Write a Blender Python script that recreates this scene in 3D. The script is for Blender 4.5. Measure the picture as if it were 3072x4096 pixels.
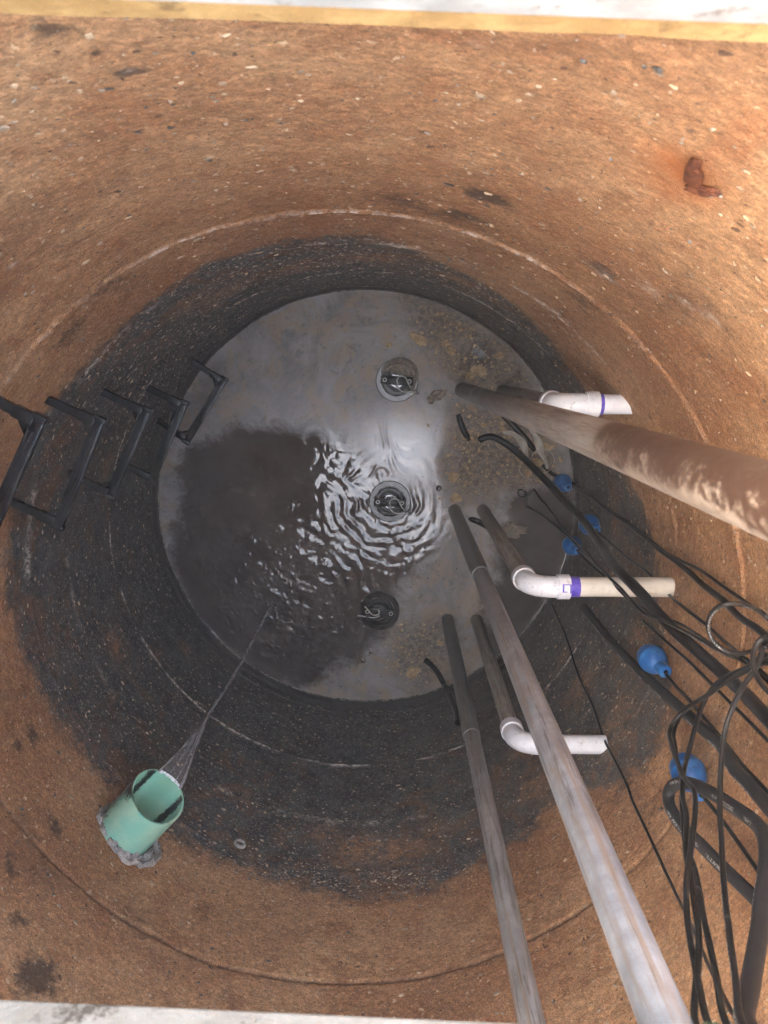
import bpy, bmesh, math, random
import numpy as np
from mathutils import Vector, Matrix

# ------------------------------------------------------------------ scene, camera, light
for o in list(bpy.data.objects): bpy.data.objects.remove(o)
SC = bpy.context.scene
COL = SC.collection
rng = np.random.default_rng(7)
random.seed(7)

cam_d = bpy.data.cameras.new('camera')
cam_d.sensor_fit = 'VERTICAL'; cam_d.sensor_height = 36.0
cam_d.lens = 3178.09 / 4096 * 36.0
cam_d.clip_start = 0.02; cam_d.clip_end = 2000
cam_d.dof.use_dof = True; cam_d.dof.focus_distance = 3.3; cam_d.dof.aperture_fstop = 7.0
cam = bpy.data.objects.new('camera', cam_d); COL.objects.link(cam)
cam.location = (0.1657, 0.792, 4.5475); cam.rotation_euler = (-0.1817, 0.0137, 0.0)
SC.camera = cam

SUN_EL, SUN_AZ = math.radians(30), math.radians(-100)         # azimuth from +y (image top), clockwise
world = bpy.data.worlds.new('World'); SC.world = world; world.use_nodes = True
wn_ = world.node_tree; wn = wn_; wn.nodes.clear()
sky = wn.nodes.new('ShaderNodeTexSky'); sky.sky_type = 'NISHITA'; sky.sun_disc = False
sky.sun_elevation = SUN_EL; sky.sun_rotation = SUN_AZ; sky.air_density = 0.8; sky.dust_density = 7.0; sky.ozone_density = 0.6
bg = wn.nodes.new('ShaderNodeBackground'); bg.inputs['Strength'].default_value = 0.15
wo = wn.nodes.new('ShaderNodeOutputWorld')
wb = wn.nodes.new('ShaderNodeMixRGB'); wb.blend_type = 'MULTIPLY'; wb.inputs[0].default_value = 1; wb.inputs[2].default_value = (1.0, .88, .70, 1)   # camera white balance
wn.links.new(sky.outputs[0], wb.inputs[1]); wn.links.new(wb.outputs[0], bg.inputs[0]); wn.links.new(bg.outputs[0], wo.inputs[0])
sun_d = bpy.data.lights.new('sun', 'SUN'); sun_d.energy = 2.5; sun_d.angle = math.radians(0.5); sun_d.color = (1, .94, .85)
sun = bpy.data.objects.new('sun', sun_d); COL.objects.link(sun)
sun.location = (0, -4, 6)
sd = Vector((math.sin(SUN_AZ) * math.cos(SUN_EL), math.cos(SUN_AZ) * math.cos(SUN_EL), math.sin(SUN_EL)))
sun.rotation_euler = sd.to_track_quat('Z', 'Y').to_euler()

SC.view_settings.view_transform = 'Standard'; SC.view_settings.look = 'None'
SC.view_settings.gamma = 1.0; SC.view_settings.use_curve_mapping = False
SC.view_settings.exposure = 5.26
SC.render.engine = 'CYCLES'
SC.cycles.use_denoising = True; SC.cycles.denoiser = 'OPENIMAGEDENOISE'; SC.cycles.denoising_input_passes = 'RGB_ALBEDO_NORMAL'; SC.cycles.denoising_prefilter = 'NONE'
SC.cycles.max_bounces = 8; SC.cycles.diffuse_bounces = 5; SC.cycles.glossy_bounces = 4
SC.cycles.transparent_max_bounces = 8
SC.cycles.sample_clamp_indirect = 0; SC.cycles.sample_clamp_direct = 0

R = 1.22
CAB = {'k1': [(0.648, 0.374, 0.0), (0.685, 0.398, 0.002), (0.74, 0.392, 0.004), (0.816, 0.344, 0.008), (0.89, 0.282, 0.071), (0.954, 0.215, 0.184), (1.024, 0.141, 0.315), (1.07, 0.081, 0.53), (1.097, 0.033, 0.763), (1.076, 0.008, 1.144), (1.023, 0.025, 1.515), (1.014, 0.028, 1.772), (1.045, -0.008, 1.86), (1.067, -0.041, 1.94), (1.095, -0.07, 2.032), (1.129, -0.098, 2.156), (1.137, -0.102, 2.306), (1.123, -0.089, 2.477), (1.087, -0.063, 2.7)], 'k2': [(0.969, 0.093, 0.004), (0.985, 0.063, 0.08), (1.019, 0.014, 0.23), (1.045, -0.032, 0.374), (1.069, -0.063, 0.566), (1.046, -0.05, 0.995), (1.018, -0.034, 1.282), (0.976, 0.007, 1.661), (0.991, -0.005, 1.751), (0.997, -0.016, 1.811), (1.013, -0.036, 1.932), (1.036, -0.024, 2.033), (1.054, -0.017, 2.14), (1.067, -0.008, 2.255), (1.074, 0.001, 2.358), (1.077, 0.012, 2.451), (1.075, 0.039, 2.6)], 'k3': [(1.145, -0.185, 0.4), (1.164, -0.204, 0.606), (1.183, -0.211, 0.859), (1.183, -0.211, 1.125), (1.165, -0.195, 1.224), (1.093, -0.1, 1.653), (1.11, -0.089, 1.818), (1.142, -0.08, 1.899), (1.137, -0.058, 2.077), (1.124, -0.037, 2.225), (1.106, -0.01, 2.382), (1.075, 0.048, 2.6)], 'k4': [(0.931, -0.006, 0.004), (0.968, -0.015, 0.15), (1.009, -0.034, 0.362), (1.04, -0.053, 0.583), (1.043, -0.062, 0.892), (1.028, -0.043, 1.223), (0.997, -0.01, 1.583), (0.987, -0.015, 1.722), (1.028, -0.051, 1.8)], 'k5': [(1.153, -0.004, 0.71), (1.175, -0.022, 0.81), (1.202, -0.047, 1.12), (1.202, -0.04, 1.373), (1.202, -0.055, 1.572), (1.196, -0.054, 1.72), (1.202, -0.055, 1.987), (1.165, -0.028, 2.24), (1.075, 0.042, 2.6)], 'k6': [(1.013, 0.233, 0.005), (1.056, 0.191, 0.005), (1.126, 0.157, 0.005), (1.187, 0.132, 0.076), (1.186, 0.126, 0.424), (1.185, 0.115, 0.788), (1.186, 0.114, 1.164), (1.187, 0.103, 1.428), (1.186, 0.097, 1.59), (1.184, 0.098, 1.726), (1.182, 0.093, 1.869), (1.18, 0.083, 2.019), (1.174, 0.085, 2.187), (1.168, 0.075, 2.324), (1.162, 0.083, 2.454), (1.158, 0.081, 2.518)], 'k6b': [(1.158, 0.127, 0.133), (1.162, 0.134, 0.391), (1.166, 0.134, 0.583), (1.173, 0.12, 0.813), (1.182, 0.112, 1.178), (1.187, 0.098, 1.427), (1.191, 0.1, 1.632), (1.19, 0.109, 1.797), (1.189, 0.12, 1.955), (1.187, 0.118, 2.158), (1.177, 0.123, 2.351), (1.168, 0.125, 2.488)], 'k7': [(0.984, 0.25, 2.867), (0.912, 0.294, 2.928), (0.855, 0.311, 2.959), (0.843, 0.29, 2.924), (0.834, 0.262, 2.912), (0.848, 0.22, 2.891), (0.873, 0.189, 2.874), (0.894, 0.176, 2.888), (0.927, 0.17, 2.88), (0.966, 0.174, 2.862), (0.999, 0.179, 2.847)], 'k8': [(0.864, 0.301, 3.118), (0.851, 0.282, 3.106), (0.837, 0.263, 3.12), (0.831, 0.24, 3.139), (0.836, 0.221, 3.151), (0.837, 0.218, 3.192)], 'k9': [(1.059, 0.116, 2.728), (1.049, 0.054, 2.657), (1.041, 0.015, 2.598), (1.03, -0.034, 2.535), (1.019, -0.077, 2.507), (1.011, -0.102, 2.497), (0.99, -0.132, 2.524), (0.967, -0.159, 2.556), (0.945, -0.181, 2.595), (0.908, -0.213, 2.658), (0.888, -0.226, 2.703), (0.866, -0.238, 2.766), (0.85, -0.236, 2.839), (0.835, -0.242, 2.881), (0.819, -0.251, 2.922), (0.801, -0.256, 2.973), (0.787, -0.251, 3.035), (0.773, -0.251, 3.087), (0.754, -0.249, 3.154), (0.744, -0.246, 3.192), (0.721, -0.246, 3.263), (0.699, -0.258, 3.315), (0.684, -0.267, 3.346), (0.67, -0.271, 3.381), (0.661, -0.274, 3.406)], 'k10': [(1.061, 0.094, 2.728), (1.045, 0.041, 2.655), (1.027, -0.016, 2.579), (1.009, -0.068, 2.537), (0.995, -0.106, 2.497), (0.971, -0.15, 2.462), (0.945, -0.189, 2.456), (0.927, -0.21, 2.48), (0.917, -0.212, 2.526), (0.905, -0.212, 2.581), (0.893, -0.207, 2.647), (0.879, -0.202, 2.715), (0.869, -0.191, 2.785), (0.864, -0.176, 2.836), (0.85, -0.182, 2.885), (0.826, -0.199, 2.943), (0.808, -0.211, 2.983), (0.79, -0.222, 3.023), (0.769, -0.242, 3.066), (0.751, -0.257, 3.112), (0.752, -0.248, 3.11), (0.735, -0.258, 3.164), (0.714, -0.261, 3.245), (0.698, -0.259, 3.315), (0.685, -0.255, 3.37), (0.671, -0.248, 3.433)], 'k10b': [(1.081, 0.09, 2.684), (1.067, 0.029, 2.608), (1.046, -0.047, 2.522), (1.03, -0.095, 2.481), (1.01, -0.147, 2.427), (0.991, -0.188, 2.395), (0.972, -0.216, 2.405), (0.955, -0.235, 2.436), (0.944, -0.239, 2.485), (0.926, -0.248, 2.551), (0.912, -0.246, 2.623), (0.896, -0.251, 2.684), (0.874, -0.265, 2.743), (0.855, -0.281, 2.81), (0.837, -0.294, 2.875), (0.824, -0.286, 2.965), (0.809, -0.29, 3.032), (0.792, -0.299, 3.102), (0.792, -0.262, 3.062), (0.777, -0.271, 3.133), (0.757, -0.276, 3.227), (0.736, -0.277, 3.314), (0.714, -0.276, 3.403)], 'k11': [(0.994, 0.207, 2.853), (0.993, 0.143, 2.832), (0.991, 0.102, 2.808), (0.986, 0.051, 2.771), (0.979, 0.002, 2.751), (0.969, -0.042, 2.747), (0.963, -0.067, 2.746), (0.953, -0.094, 2.767), (0.941, -0.128, 2.791), (0.926, -0.161, 2.829), (0.902, -0.203, 2.894), (0.886, -0.222, 2.946), (0.851, -0.233, 3.042), (0.824, -0.239, 3.12), (0.792, -0.237, 3.213), (0.789, -0.218, 3.215), (0.759, -0.214, 3.303), (0.726, -0.201, 3.402), (0.691, -0.183, 3.501)], 'k12': [(1.114, -0.395, 0.702), (1.112, -0.394, 0.953), (1.111, -0.392, 1.111), (1.111, -0.388, 1.31), (1.113, -0.375, 1.512), (1.114, -0.363, 1.691), (1.119, -0.35, 1.869), (1.123, -0.334, 2.035), (1.126, -0.325, 2.156), (1.129, -0.314, 2.295), (1.128, -0.305, 2.376), (1.12, -0.319, 2.444), (1.116, -0.31, 2.575), (1.111, -0.304, 2.694)], 'k13': [(1.182, -0.235, 1.416), (1.182, -0.229, 1.538), (1.183, -0.22, 1.743), (1.183, -0.211, 1.924), (1.181, -0.209, 2.12), (1.18, -0.208, 2.264), (1.179, -0.206, 2.368), (1.178, -0.205, 2.487), (1.177, -0.205, 2.53)], 'k14': [(1.13, -0.284, 1.864), (1.133, -0.291, 1.965), (1.138, -0.291, 2.076), (1.142, -0.297, 2.19), (1.146, -0.305, 2.322), (1.147, -0.309, 2.374), (1.148, -0.315, 2.481), (1.153, -0.314, 2.605)], 'k15': [(0.75, -0.285, 3.393), (0.795, -0.299, 3.309), (0.85, -0.307, 3.211), (0.9, -0.297, 3.123), (0.922, -0.294, 3.075), (0.958, -0.278, 3.012), (0.985, -0.264, 2.959), (1.004, -0.257, 2.909), (1.018, -0.264, 2.848), (1.021, -0.277, 2.787), (1.023, -0.303, 2.697), (1.023, -0.326, 2.613), (1.021, -0.357, 2.515), (1.018, -0.396, 2.412), (1.008, -0.439, 2.341), (0.996, -0.483, 2.312), (0.992, -0.504, 2.336), (0.996, -0.519, 2.393), (1.002, -0.521, 2.453), (1.015, -0.514, 2.522), (1.028, -0.512, 2.601), (1.038, -0.505, 2.679), (1.046, -0.495, 2.752), (1.052, -0.489, 2.803), (1.056, -0.484, 2.847)], 'k16': [(1.074, -0.451, 2.402), (1.085, -0.459, 2.484), (1.092, -0.468, 2.541), (1.095, -0.473, 2.636), (1.09, -0.469, 2.742), (1.088, -0.469, 2.775)], 'k17': [(1.069, -0.556, 0.13), (1.061, -0.57, 0.372), (1.047, -0.595, 0.716), (1.024, -0.633, 1.028), (1.019, -0.642, 1.318), (1.0, -0.671, 1.603), (0.998, -0.674, 1.83), (0.994, -0.68, 2.0), (0.99, -0.686, 1.96), (0.988, -0.688, 2.09), (0.984, -0.694, 2.249), (0.98, -0.7, 2.401), (0.96, -0.673, 2.578), (0.96, -0.668, 2.586), (0.912, -0.596, 2.831), (0.885, -0.556, 2.939), (0.851, -0.492, 3.079), (0.801, -0.401, 3.25)], 'k19': [(0.351, -0.943, 0.011), (0.392, -0.98, 0.011), (0.428, -1.025, 0.011), (0.46, -1.082, 0.028), (0.474, -1.072, 0.152), (0.488, -1.069, 0.288), (0.505, -1.065, 0.476), (0.502, -1.07, 0.605)], 'k20': [(0.575, -0.078, -0.03), (0.621, -0.086, -0.005), (0.676, -0.109, 0.0), (0.736, -0.159, -0.03)], 'k21': [(0.78, 0.514, -0.012), (0.828, 0.473, -0.004), (0.898, 0.398, 0.0), (0.971, 0.314, -0.012)], 'handle': [(0.526, 0.519, -0.012), (0.536, 0.485, -0.004), (0.556, 0.431, -0.001), (0.593, 0.376, -0.014)]}
STAIN = [(-178.3, 1.831), (-172.2, 1.807), (-164.7, 1.773), (-156.6, 1.775), (-150.5, 1.766), (-145.6, 1.741), (-139.2, 1.719), (-129.7, 1.711), (-119.0, 1.756), (-112.6, 1.755), (-103.8, 1.741), (-93.2, 1.803), (-83.9, 1.834), (-76.3, 1.816), (-69.2, 1.779), (-63.5, 1.733), (-54.7, 1.725), (-49.6, 1.638), (-42.8, 1.723), (-35.4, 1.854), (-26.4, 1.959), (-19.0, 1.896), (-14.1, 1.713), (-7.0, 1.55), (2.1, 1.431), (10.7, 1.281), (19.5, 1.004), (28.9, 0.968), (36.9, 0.986), (45.6, 1.057), (56.1, 1.251), (63.8, 1.336), (73.3, 1.446), (80.2, 1.679), (86.1, 1.802), (91.9, 1.789), (97.0, 1.779), (100.7, 1.79), (105.4, 1.764), (113.5, 1.809), (122.0, 1.753), (131.6, 1.717), (139.5, 1.73), (144.6, 1.779), (149.3, 1.853), (158.3, 1.872), (164.2, 1.825), (169.8, 1.828), (176.0, 1.838)]
BARE = [(0.026, -1.22, 1.485, 0.11, 1), (0.184, -1.206, 1.519, 0.1, 0.9), (-0.139, -1.212, 1.397, 0.07, 0.7), (0.344, -1.171, 1.421, 0.06, 0.6), (0.066, 1.218, 1.262, 0.16, 0.75), (-0.226, 1.199, 1.13, 0.14, 0.6), (-0.505, 1.11, 1.188, 0.16, 0.5), (0.448, 1.135, 1.113, 0.12, 0.8), (-1.122, -0.48, 1.065, 0.09, 0.7), (-0.98, -0.727, 0.419, 0.05, 0.6), (0.751, -0.961, 1.441, 0.09, 0.6), (1.033, -0.649, 1.092, 0.1, 0.6), (1.054, -0.614, 1.552, 0.12, 0.55), (1.028, -0.657, 0.715, 0.08, 0.5), (1.205, -0.191, 0.917, 0.12, 0.65), (1.178, -0.319, 1.393, 0.12, 0.6), (1.217, 0.078, 0.819, 0.1, 0.5), (-1.168, 0.351, 0.909, 0.08, 0.35), (-1.218, 0.077, -0.011, 0.06, 0.35), (-0.629, 1.045, 1.315, 0.12, 0.5), (0.745, -0.966, 1.101, 0.08, 0.5)]
SPLOT = [(0.368, 1.163, 2.675, 0.06, 1.0), (0.341, 1.171, 2.376, 0.09, 0.75), (0.424, 1.144, 2.646, 0.03, 0.4), (-1.115, -0.496, 1.942, 0.05, 0.8), (-1.12, -0.485, 2.035, 0.04, 0.7), (-0.972, -0.738, 2.128, 0.05, 0.7), (-0.833, -0.891, 2.607, 0.07, 1.0), (-0.925, -0.796, 2.505, 0.05, 0.6), (-1.0, -0.698, 2.387, 0.04, 0.7), (0.428, -1.142, 1.833, 0.03, 0.5), (0.678, 1.014, 2.537, 0.08, 0.65), (0.707, 0.994, 2.119, 0.08, 0.6), (0.747, 0.965, 1.739, 0.06, 0.5), (0.185, 1.206, 2.377, 0.1, 0.6), (0.068, 1.218, 2.184, 0.04, 0.3), (0.6, -1.062, 2.069, 0.05, 0.3), (0.998, -0.701, 1.897, 0.08, 0.6), (1.018, -0.673, 2.096, 0.06, 0.4), (0.906, -0.817, 2.138, 0.08, 0.35), (-0.256, 1.193, 3.506, 0.03, 0.6), (-0.208, 1.202, 3.342, 0.02, 0.9), (-0.229, 1.198, 3.419, 0.012, 0.9), (0.547, 1.091, 3.44, 0.008, 1), (-0.512, -1.107, 2.024, 0.06, 0.4), (-0.023, -1.22, 2.172, 0.05, 0.3), (-0.088, -1.217, 2.156, 0.04, 0.3), (-0.659, 1.027, 2.209, 0.1, 0.5), (-0.834, 0.891, 2.064, 0.09, 0.6), (0.834, 0.89, 2.596, 0.05, 0.3), (0.785, 0.934, 2.841, 0.05, 0.25)]
PALE = [(0.612, 1.055, 1.672, 0.03, 0.7), (0.676, 1.015, 1.682, 0.03, 0.9), (0.742, 0.968, 1.683, 0.035, 0.9), (0.791, 0.928, 1.687, 0.03, 0.8), (0.684, 1.011, 2.519, 0.035, 0.5), (0.741, 0.969, 2.668, 0.035, 0.5), (0.796, 0.924, 2.785, 0.03, 0.6), (0.836, 0.889, 2.816, 0.02, 0.5), (0.889, 0.835, 2.24, 0.008, 1), (0.641, 1.038, 2.855, 0.007, 1), (-0.016, 1.22, 1.687, 0.02, 1), (0.081, 1.217, 1.723, 0.02, 0.6), (-0.685, 1.01, 2.728, 0.015, 0.6), (0.152, 1.211, 2.805, 0.014, 0.5), (0.266, 1.191, 3.453, 0.01, 0.8), (-0.208, 1.202, 3.342, 0.008, 0.5)]
CLEAR = [[(-1.04, 0.349), (-0.93, 0.415), (-0.629, 0.447), (-0.276, 0.448), (-0.187, 0.413), (-0.1, 0.369), (0.006, 0.254), (0.078, 0.163), (0.212, 0.082), (0.373, 0.028), (0.428, -0.054), (0.443, -0.191), (0.39, -0.303), (0.31, -0.415), (0.242, -0.478), (0.16, -0.558), (0.174, -0.672), (0.105, -0.788), (0.021, -0.876), (-0.091, -0.964), (-0.26, -1.083), (-0.43, -1.144), (-0.654, -1.085), (-0.873, -0.909), (-1.033, -0.735), (-1.145, -0.449), (-1.163, -0.252), (-1.071, -0.03), (-1.061, 0.188)], [(0.762, 0.029), (0.827, 0.083), (0.959, 0.124), (1.091, 0.165), (1.199, 0.111), (1.261, -0.079), (1.244, -0.3), (1.121, -0.611), (0.91, -0.871), (0.747, -1.018), (0.671, -0.727), (0.774, -0.442), (0.754, -0.19), (0.778, -0.08)], [(0.583, 0.934), (0.621, 0.967), (0.668, 0.946), (0.696, 0.883), (0.676, 0.832), (0.638, 0.814), (0.593, 0.832), (0.571, 0.883)]]
CRUST = [[(0.207, 1.172), (0.438, 1.172), (0.698, 1.022), (0.937, 0.794), (1.073, 0.614), (0.576, 0.67), (0.444, 0.768), (0.364, 0.87), (0.26, 1.022)], [(0.525, 0.561), (0.761, 0.561), (1.028, 0.431), (1.09, 0.192), (0.826, 0.11), (0.614, 0.056), (0.453, 0.083), (0.49, 0.298)], [(0.188, -0.758), (0.464, -0.699), (0.469, -1.079), (0.301, -1.139), (0.161, -0.992)]]
CLUMPS = [(0.299, 0.939, 0.05299362593417449, 0.45, 35), (0.449, 0.916, 0.023847131670378517, 0.8, 0), (0.481, 0.875, 0.023847131670378517, 0.8, 20), (0.748, 0.85, 0.023847131670378517, 0.8, 0), (0.639, 0.768, 0.04504458204404831, 0.7, 10), (0.582, 0.737, 0.026496812967087245, 0.9, 0), (0.505, 0.164, 0.03709553815392214, 0.8, 0), (0.521, 0.039, 0.034445856857213415, 0.7, -10), (0.982, 0.245, 0.03709553815392214, 0.7, 30), (0.931, 0.186, 0.026496812967087245, 0.7, 50), (0.888, 0.272, 0.026496812967087245, 0.9, 0), (0.778, 0.436, 0.01854776907696107, 0.8, 0), (0.281, -1.027, 0.04504458204404831, 0.8, -30), (0.406, 0.626, 0.05829298852759193, 0.5, -30), (0.861, -0.149, 0.06359235112100939, 0.75, 10), (1.031, 0.338, 0.031796175560504694, 0.8, 0), (1.011, 0.151, 0.03709553815392214, 0.5, 0), (0.131, 0.909, 0.021197450373669793, 0.7, 0), (0.438, -0.844, 0.021197450373669793, 0.9, 20), (0.812, 0.6, 0.01854776907696107, 0.8, 0)]
BUB = [(0.421, 0.096, 0.016), (-0.629, 0.447, 0.005), (0.344, -0.255, 0.009), (0.328, -0.345, 0.006), (0.405, -0.387, 0.007), (0.456, -0.109, 0.006), (-0.021, -0.955, 0.016), (0.021, -0.905, 0.008), (-0.063, -1.023, 0.006), (-0.781, 0.134, 0.004), (-0.849, 0.107, 0.004), (-0.696, 0.242, 0.004), (-0.747, 0.322, 0.004), (-0.938, 0.242, 0.004), (-0.856, 0.282, 0.004), (-0.24, 0.376, 0.004), (-0.456, 0.216, 0.004), (-0.623, 0.012, 0.005), (0.16, -0.472, 0.006), (0.309, -0.387, 0.005)]
RAG = [[(0.777, 0.425, 0.012), (0.806, 0.418, 0.012), (0.848, 0.399, 0.012), (0.887, 0.362, 0.012), (0.916, 0.313, 0.012), (0.935, 0.262, 0.012)], [(0.929, 0.437, 0.012), (0.972, 0.379, 0.012), (1.002, 0.31, 0.012), (1.031, 0.262, 0.012), (1.042, 0.213, 0.012)]]
RING = [(1.01, 0.258, 0.012), (0.981, 0.22, 0.012)]
WIREKNOT = [(0.904, 0.09, 0.02), (0.88, 0.092, 0.02), (0.874, 0.071, 0.02), (0.888, 0.05, 0.02), (0.911, 0.048, 0.02), (0.927, 0.064, 0.02), (0.908, 0.085, 0.02), (0.923, 0.053, 0.02), (0.928, 0.032, 0.02), (0.927, 0.004, 0.02), (0.921, -0.009, 0.02), (0.942, -0.014, 0.02)]
WIREKNOT2 = [(0.923, 0.05, 0.02), (0.943, 0.071, 0.02), (0.963, 0.094, 0.02)]


# ------------------------------------------------------------------ helpers
def fade(t): return t * t * (3 - 2 * t)
def vnoise(x, y, seed, px=0):
    """value noise in numpy; periodic in x with integer period px when given"""
    r = np.random.default_rng(seed); N = 512
    lat = r.random((N, N)).astype(np.float32)
    xi = np.floor(x).astype(int); yi = np.floor(y).astype(int)
    fx = fade(x - xi); fy = fade(y - yi)
    m = (lambda a: np.mod(np.mod(a, px), N)) if px else (lambda a: np.mod(a, N))
    x0, x1 = m(xi), m(xi + 1); y0, y1 = np.mod(yi, N), np.mod(yi + 1, N)
    return (lat[x0, y0] * (1 - fx) + lat[x1, y0] * fx) * (1 - fy) + (lat[x0, y1] * (1 - fx) + lat[x1, y1] * fx) * fy
def fbm(x, y, seed, px=0, octs=3):
    s = 0; a = 1; tot = 0
    for k in range(octs):
        s = s + a * vnoise(x * 2**k, y * 2**k, seed + k, px * 2**k); tot += a; a *= .5
    return s / tot - .5
def inpoly(x, y, P):
    P = np.array(P); ins = np.zeros(x.shape, bool); j = len(P) - 1
    for i in range(len(P)):
        c = ((P[i, 1] > y) != (P[j, 1] > y)) & (x < (P[j, 0] - P[i, 0]) * (y - P[i, 1]) / (P[j, 1] - P[i, 1] + 1e-12) + P[i, 0])
        ins ^= c; j = i
    return ins
def polydist(x, y, P):
    """signed distance, positive inside"""
    P = np.array(P); d = np.full(x.shape, 9.0)
    for i in range(len(P)):
        a, b = P[i - 1], P[i]; ab = b - a; t = np.clip(((x - a[0]) * ab[0] + (y - a[1]) * ab[1]) / (ab @ ab + 1e-12), 0, 1)
        d = np.minimum(d, np.hypot(x - a[0] - t * ab[0], y - a[1] - t * ab[1]))
    return np.where(inpoly(x, y, P), d, -d)
def sstep(a, b, x):
    t = np.clip((x - a) / (b - a), 0, 1); return t * t * (3 - 2 * t)

def link(name, me, mat=None, parent=None, loc=None, rot=None):
    o = bpy.data.objects.new(name, me); COL.objects.link(o)
    if mat is not None and not me.materials: me.materials.append(mat)
    if parent is not None: o.parent = parent
    if loc is not None: o.location = loc
    if rot is not None: o.rotation_euler = rot
    return o
def thing(name, label, cat, loc=(0, 0, 0), rot=(0, 0, 0), group=None):
    o = bpy.data.objects.new(name, None); o.empty_display_size = .05; COL.objects.link(o)
    o.location = loc; o.rotation_euler = rot
    return tag(o, label, cat, group)
def tag(o, label, cat, group=None):
    o['label'] = label; o['category'] = cat
    if group: o['group'] = group
    return o
def np_mesh(name, V, F, smooth=True, attrs=None):
    me = bpy.data.meshes.new(name); V = np.asarray(V, np.float32); F = np.asarray(F, np.int32)
    me.vertices.add(len(V)); me.vertices.foreach_set('co', V.ravel())
    k = F.shape[1]; me.loops.add(F.size); me.loops.foreach_set('vertex_index', F.ravel())
    me.polygons.add(len(F)); me.polygons.foreach_set('loop_start', np.arange(0, F.size, k, dtype=np.int32))
    me.polygons.foreach_set('use_smooth', np.full(len(F), smooth))
    for n, a in (attrs or {}).items():
        at = me.attributes.new(n, 'FLOAT', 'POINT'); at.data.foreach_set('value', np.asarray(a, np.float32).ravel())
    me.update(calc_edges=True); me.validate(); return me
def grid_faces(nu, nv, wrap_u=False):
    u = np.arange(nu if wrap_u else nu - 1); v = np.arange(nv - 1)
    U, Vv = np.meshgrid(u, v, indexing='ij'); U2 = (U + 1) % nu
    return np.stack([U * nv + Vv, U2 * nv + Vv, U2 * nv + Vv + 1, U * nv + Vv + 1], -1).reshape(-1, 4)
def spline(P, step):
    """dense centripetal-ish Catmull-Rom through P"""
    P = np.array(P, float)
    if len(P) == 2: n = max(2, int(np.linalg.norm(P[1] - P[0]) / step)); return P[0] + (P[1] - P[0]) * np.linspace(0, 1, n)[:, None]
    Q = np.vstack([2 * P[0] - P[1], P, 2 * P[-1] - P[-2]]); out = []
    for i in range(1, len(Q) - 2):
        p0, p1, p2, p3 = Q[i - 1:i + 3]; n = max(2, int(np.linalg.norm(p2 - p1) / step) + 1)
        t = np.linspace(0, 1, n, endpoint=False)[:, None]
        L1, L2 = np.linalg.norm(p2 - p0) + 1e-9, np.linalg.norm(p3 - p1) + 1e-9; L = np.linalg.norm(p2 - p1)
        m1 = (p2 - p0) / L1 * L; m2 = (p3 - p1) / L2 * L
        out.append((2 * t**3 - 3 * t**2 + 1) * p1 + (t**3 - 2 * t**2 + t) * m1 + (-2 * t**3 + 3 * t**2) * p2 + (t**3 - t**2) * m2)
    out.append(P[-1:]); return np.vstack(out)
def smooth_path(Q, it):
    Q = Q.copy()
    for _ in range(it): Q[1:-1] = .25 * Q[:-2] + .5 * Q[1:-1] + .25 * Q[2:]
    return Q
def tube_mesh(name, P, r, nseg=12, cap=True, squash=None):
    P = np.asarray(P, float); n = len(P); r = np.broadcast_to(np.asarray(r, float), (n,))
    T = np.gradient(P, axis=0); T /= np.linalg.norm(T, axis=1)[:, None] + 1e-12
    N = np.zeros_like(P); a = np.array([0, 0, 1.0]) if abs(T[0, 2]) < .9 else np.array([1.0, 0, 0])
    N[0] = np.cross(T[0], a); N[0] /= np.linalg.norm(N[0])
    for i in range(1, n):
        v = N[i - 1] - T[i] * (N[i - 1] @ T[i]); N[i] = v / (np.linalg.norm(v) + 1e-12)
    Bn = np.cross(T, N); ang = np.arange(nseg) * 2 * math.pi / nseg
    ring = P[:, None] + r[:, None, None] * (np.cos(ang)[None, :, None] * N[:, None] + np.sin(ang)[None, :, None] * Bn[:, None])
    V = ring.reshape(-1, 3); i, j = np.meshgrid(np.arange(n - 1), np.arange(nseg), indexing='ij'); j2 = (j + 1) % nseg
    F = np.stack([i * nseg + j, i * nseg + j2, (i + 1) * nseg + j2, (i + 1) * nseg + j], -1).reshape(-1, 4)
    s = np.r_[0, np.cumsum(np.linalg.norm(np.diff(P, axis=0), axis=1))]
    at = {'along': np.repeat(s, nseg), 'around': np.tile(ang / (2 * math.pi), n)}
    if cap:
        V = np.vstack([V, P[0] - T[0] * r[0] * .3, P[-1] + T[-1] * r[-1] * .3]); c0, c1 = n * nseg, n * nseg + 1
        k = np.arange(nseg); k2 = (k + 1) % nseg
        F = np.vstack([F, np.stack([np.full(nseg, c0), k2, k, k], -1), np.stack([np.full(nseg, c1), (n - 1) * nseg + k, (n - 1) * nseg + k2, (n - 1) * nseg + k2], -1)])
        at = {q: np.r_[a, a[0], a[-1]] for q, a in at.items()}
        tri = F[:, 2] == F[:, 3]
        me = bpy.data.meshes.new(name); me.from_pydata(V.tolist(), [], [f[:3] if t else f for f, t in zip(F.tolist(), tri)])
        for q, a in at.items():
            w = me.attributes.new(q, 'FLOAT', 'POINT'); w.data.foreach_set('value', np.asarray(a, np.float32))
        me.polygons.foreach_set('use_smooth', np.ones(len(me.polygons), bool)); me.update(); return me
    return np_mesh(name, V, F, True, at)
def lathe_mesh(name, prof, seg=48, cap0=True, cap1=True, smooth=True):
    bm = bmesh.new(); rings = []
    for r, z in prof:
        rings.append([bm.verts.new((r * math.cos(2 * math.pi * k / seg), r * math.sin(2 * math.pi * k / seg), z)) for k in range(seg)])
    for a, b in zip(rings[:-1], rings[1:]):
        for k in range(seg): bm.faces.new((a[k], a[(k + 1) % seg], b[(k + 1) % seg], b[k]))
    if cap0: bm.faces.new(rings[0][::-1])
    if cap1: bm.faces.new(rings[-1])
    return bm_mesh(name, bm, smooth)
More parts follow.
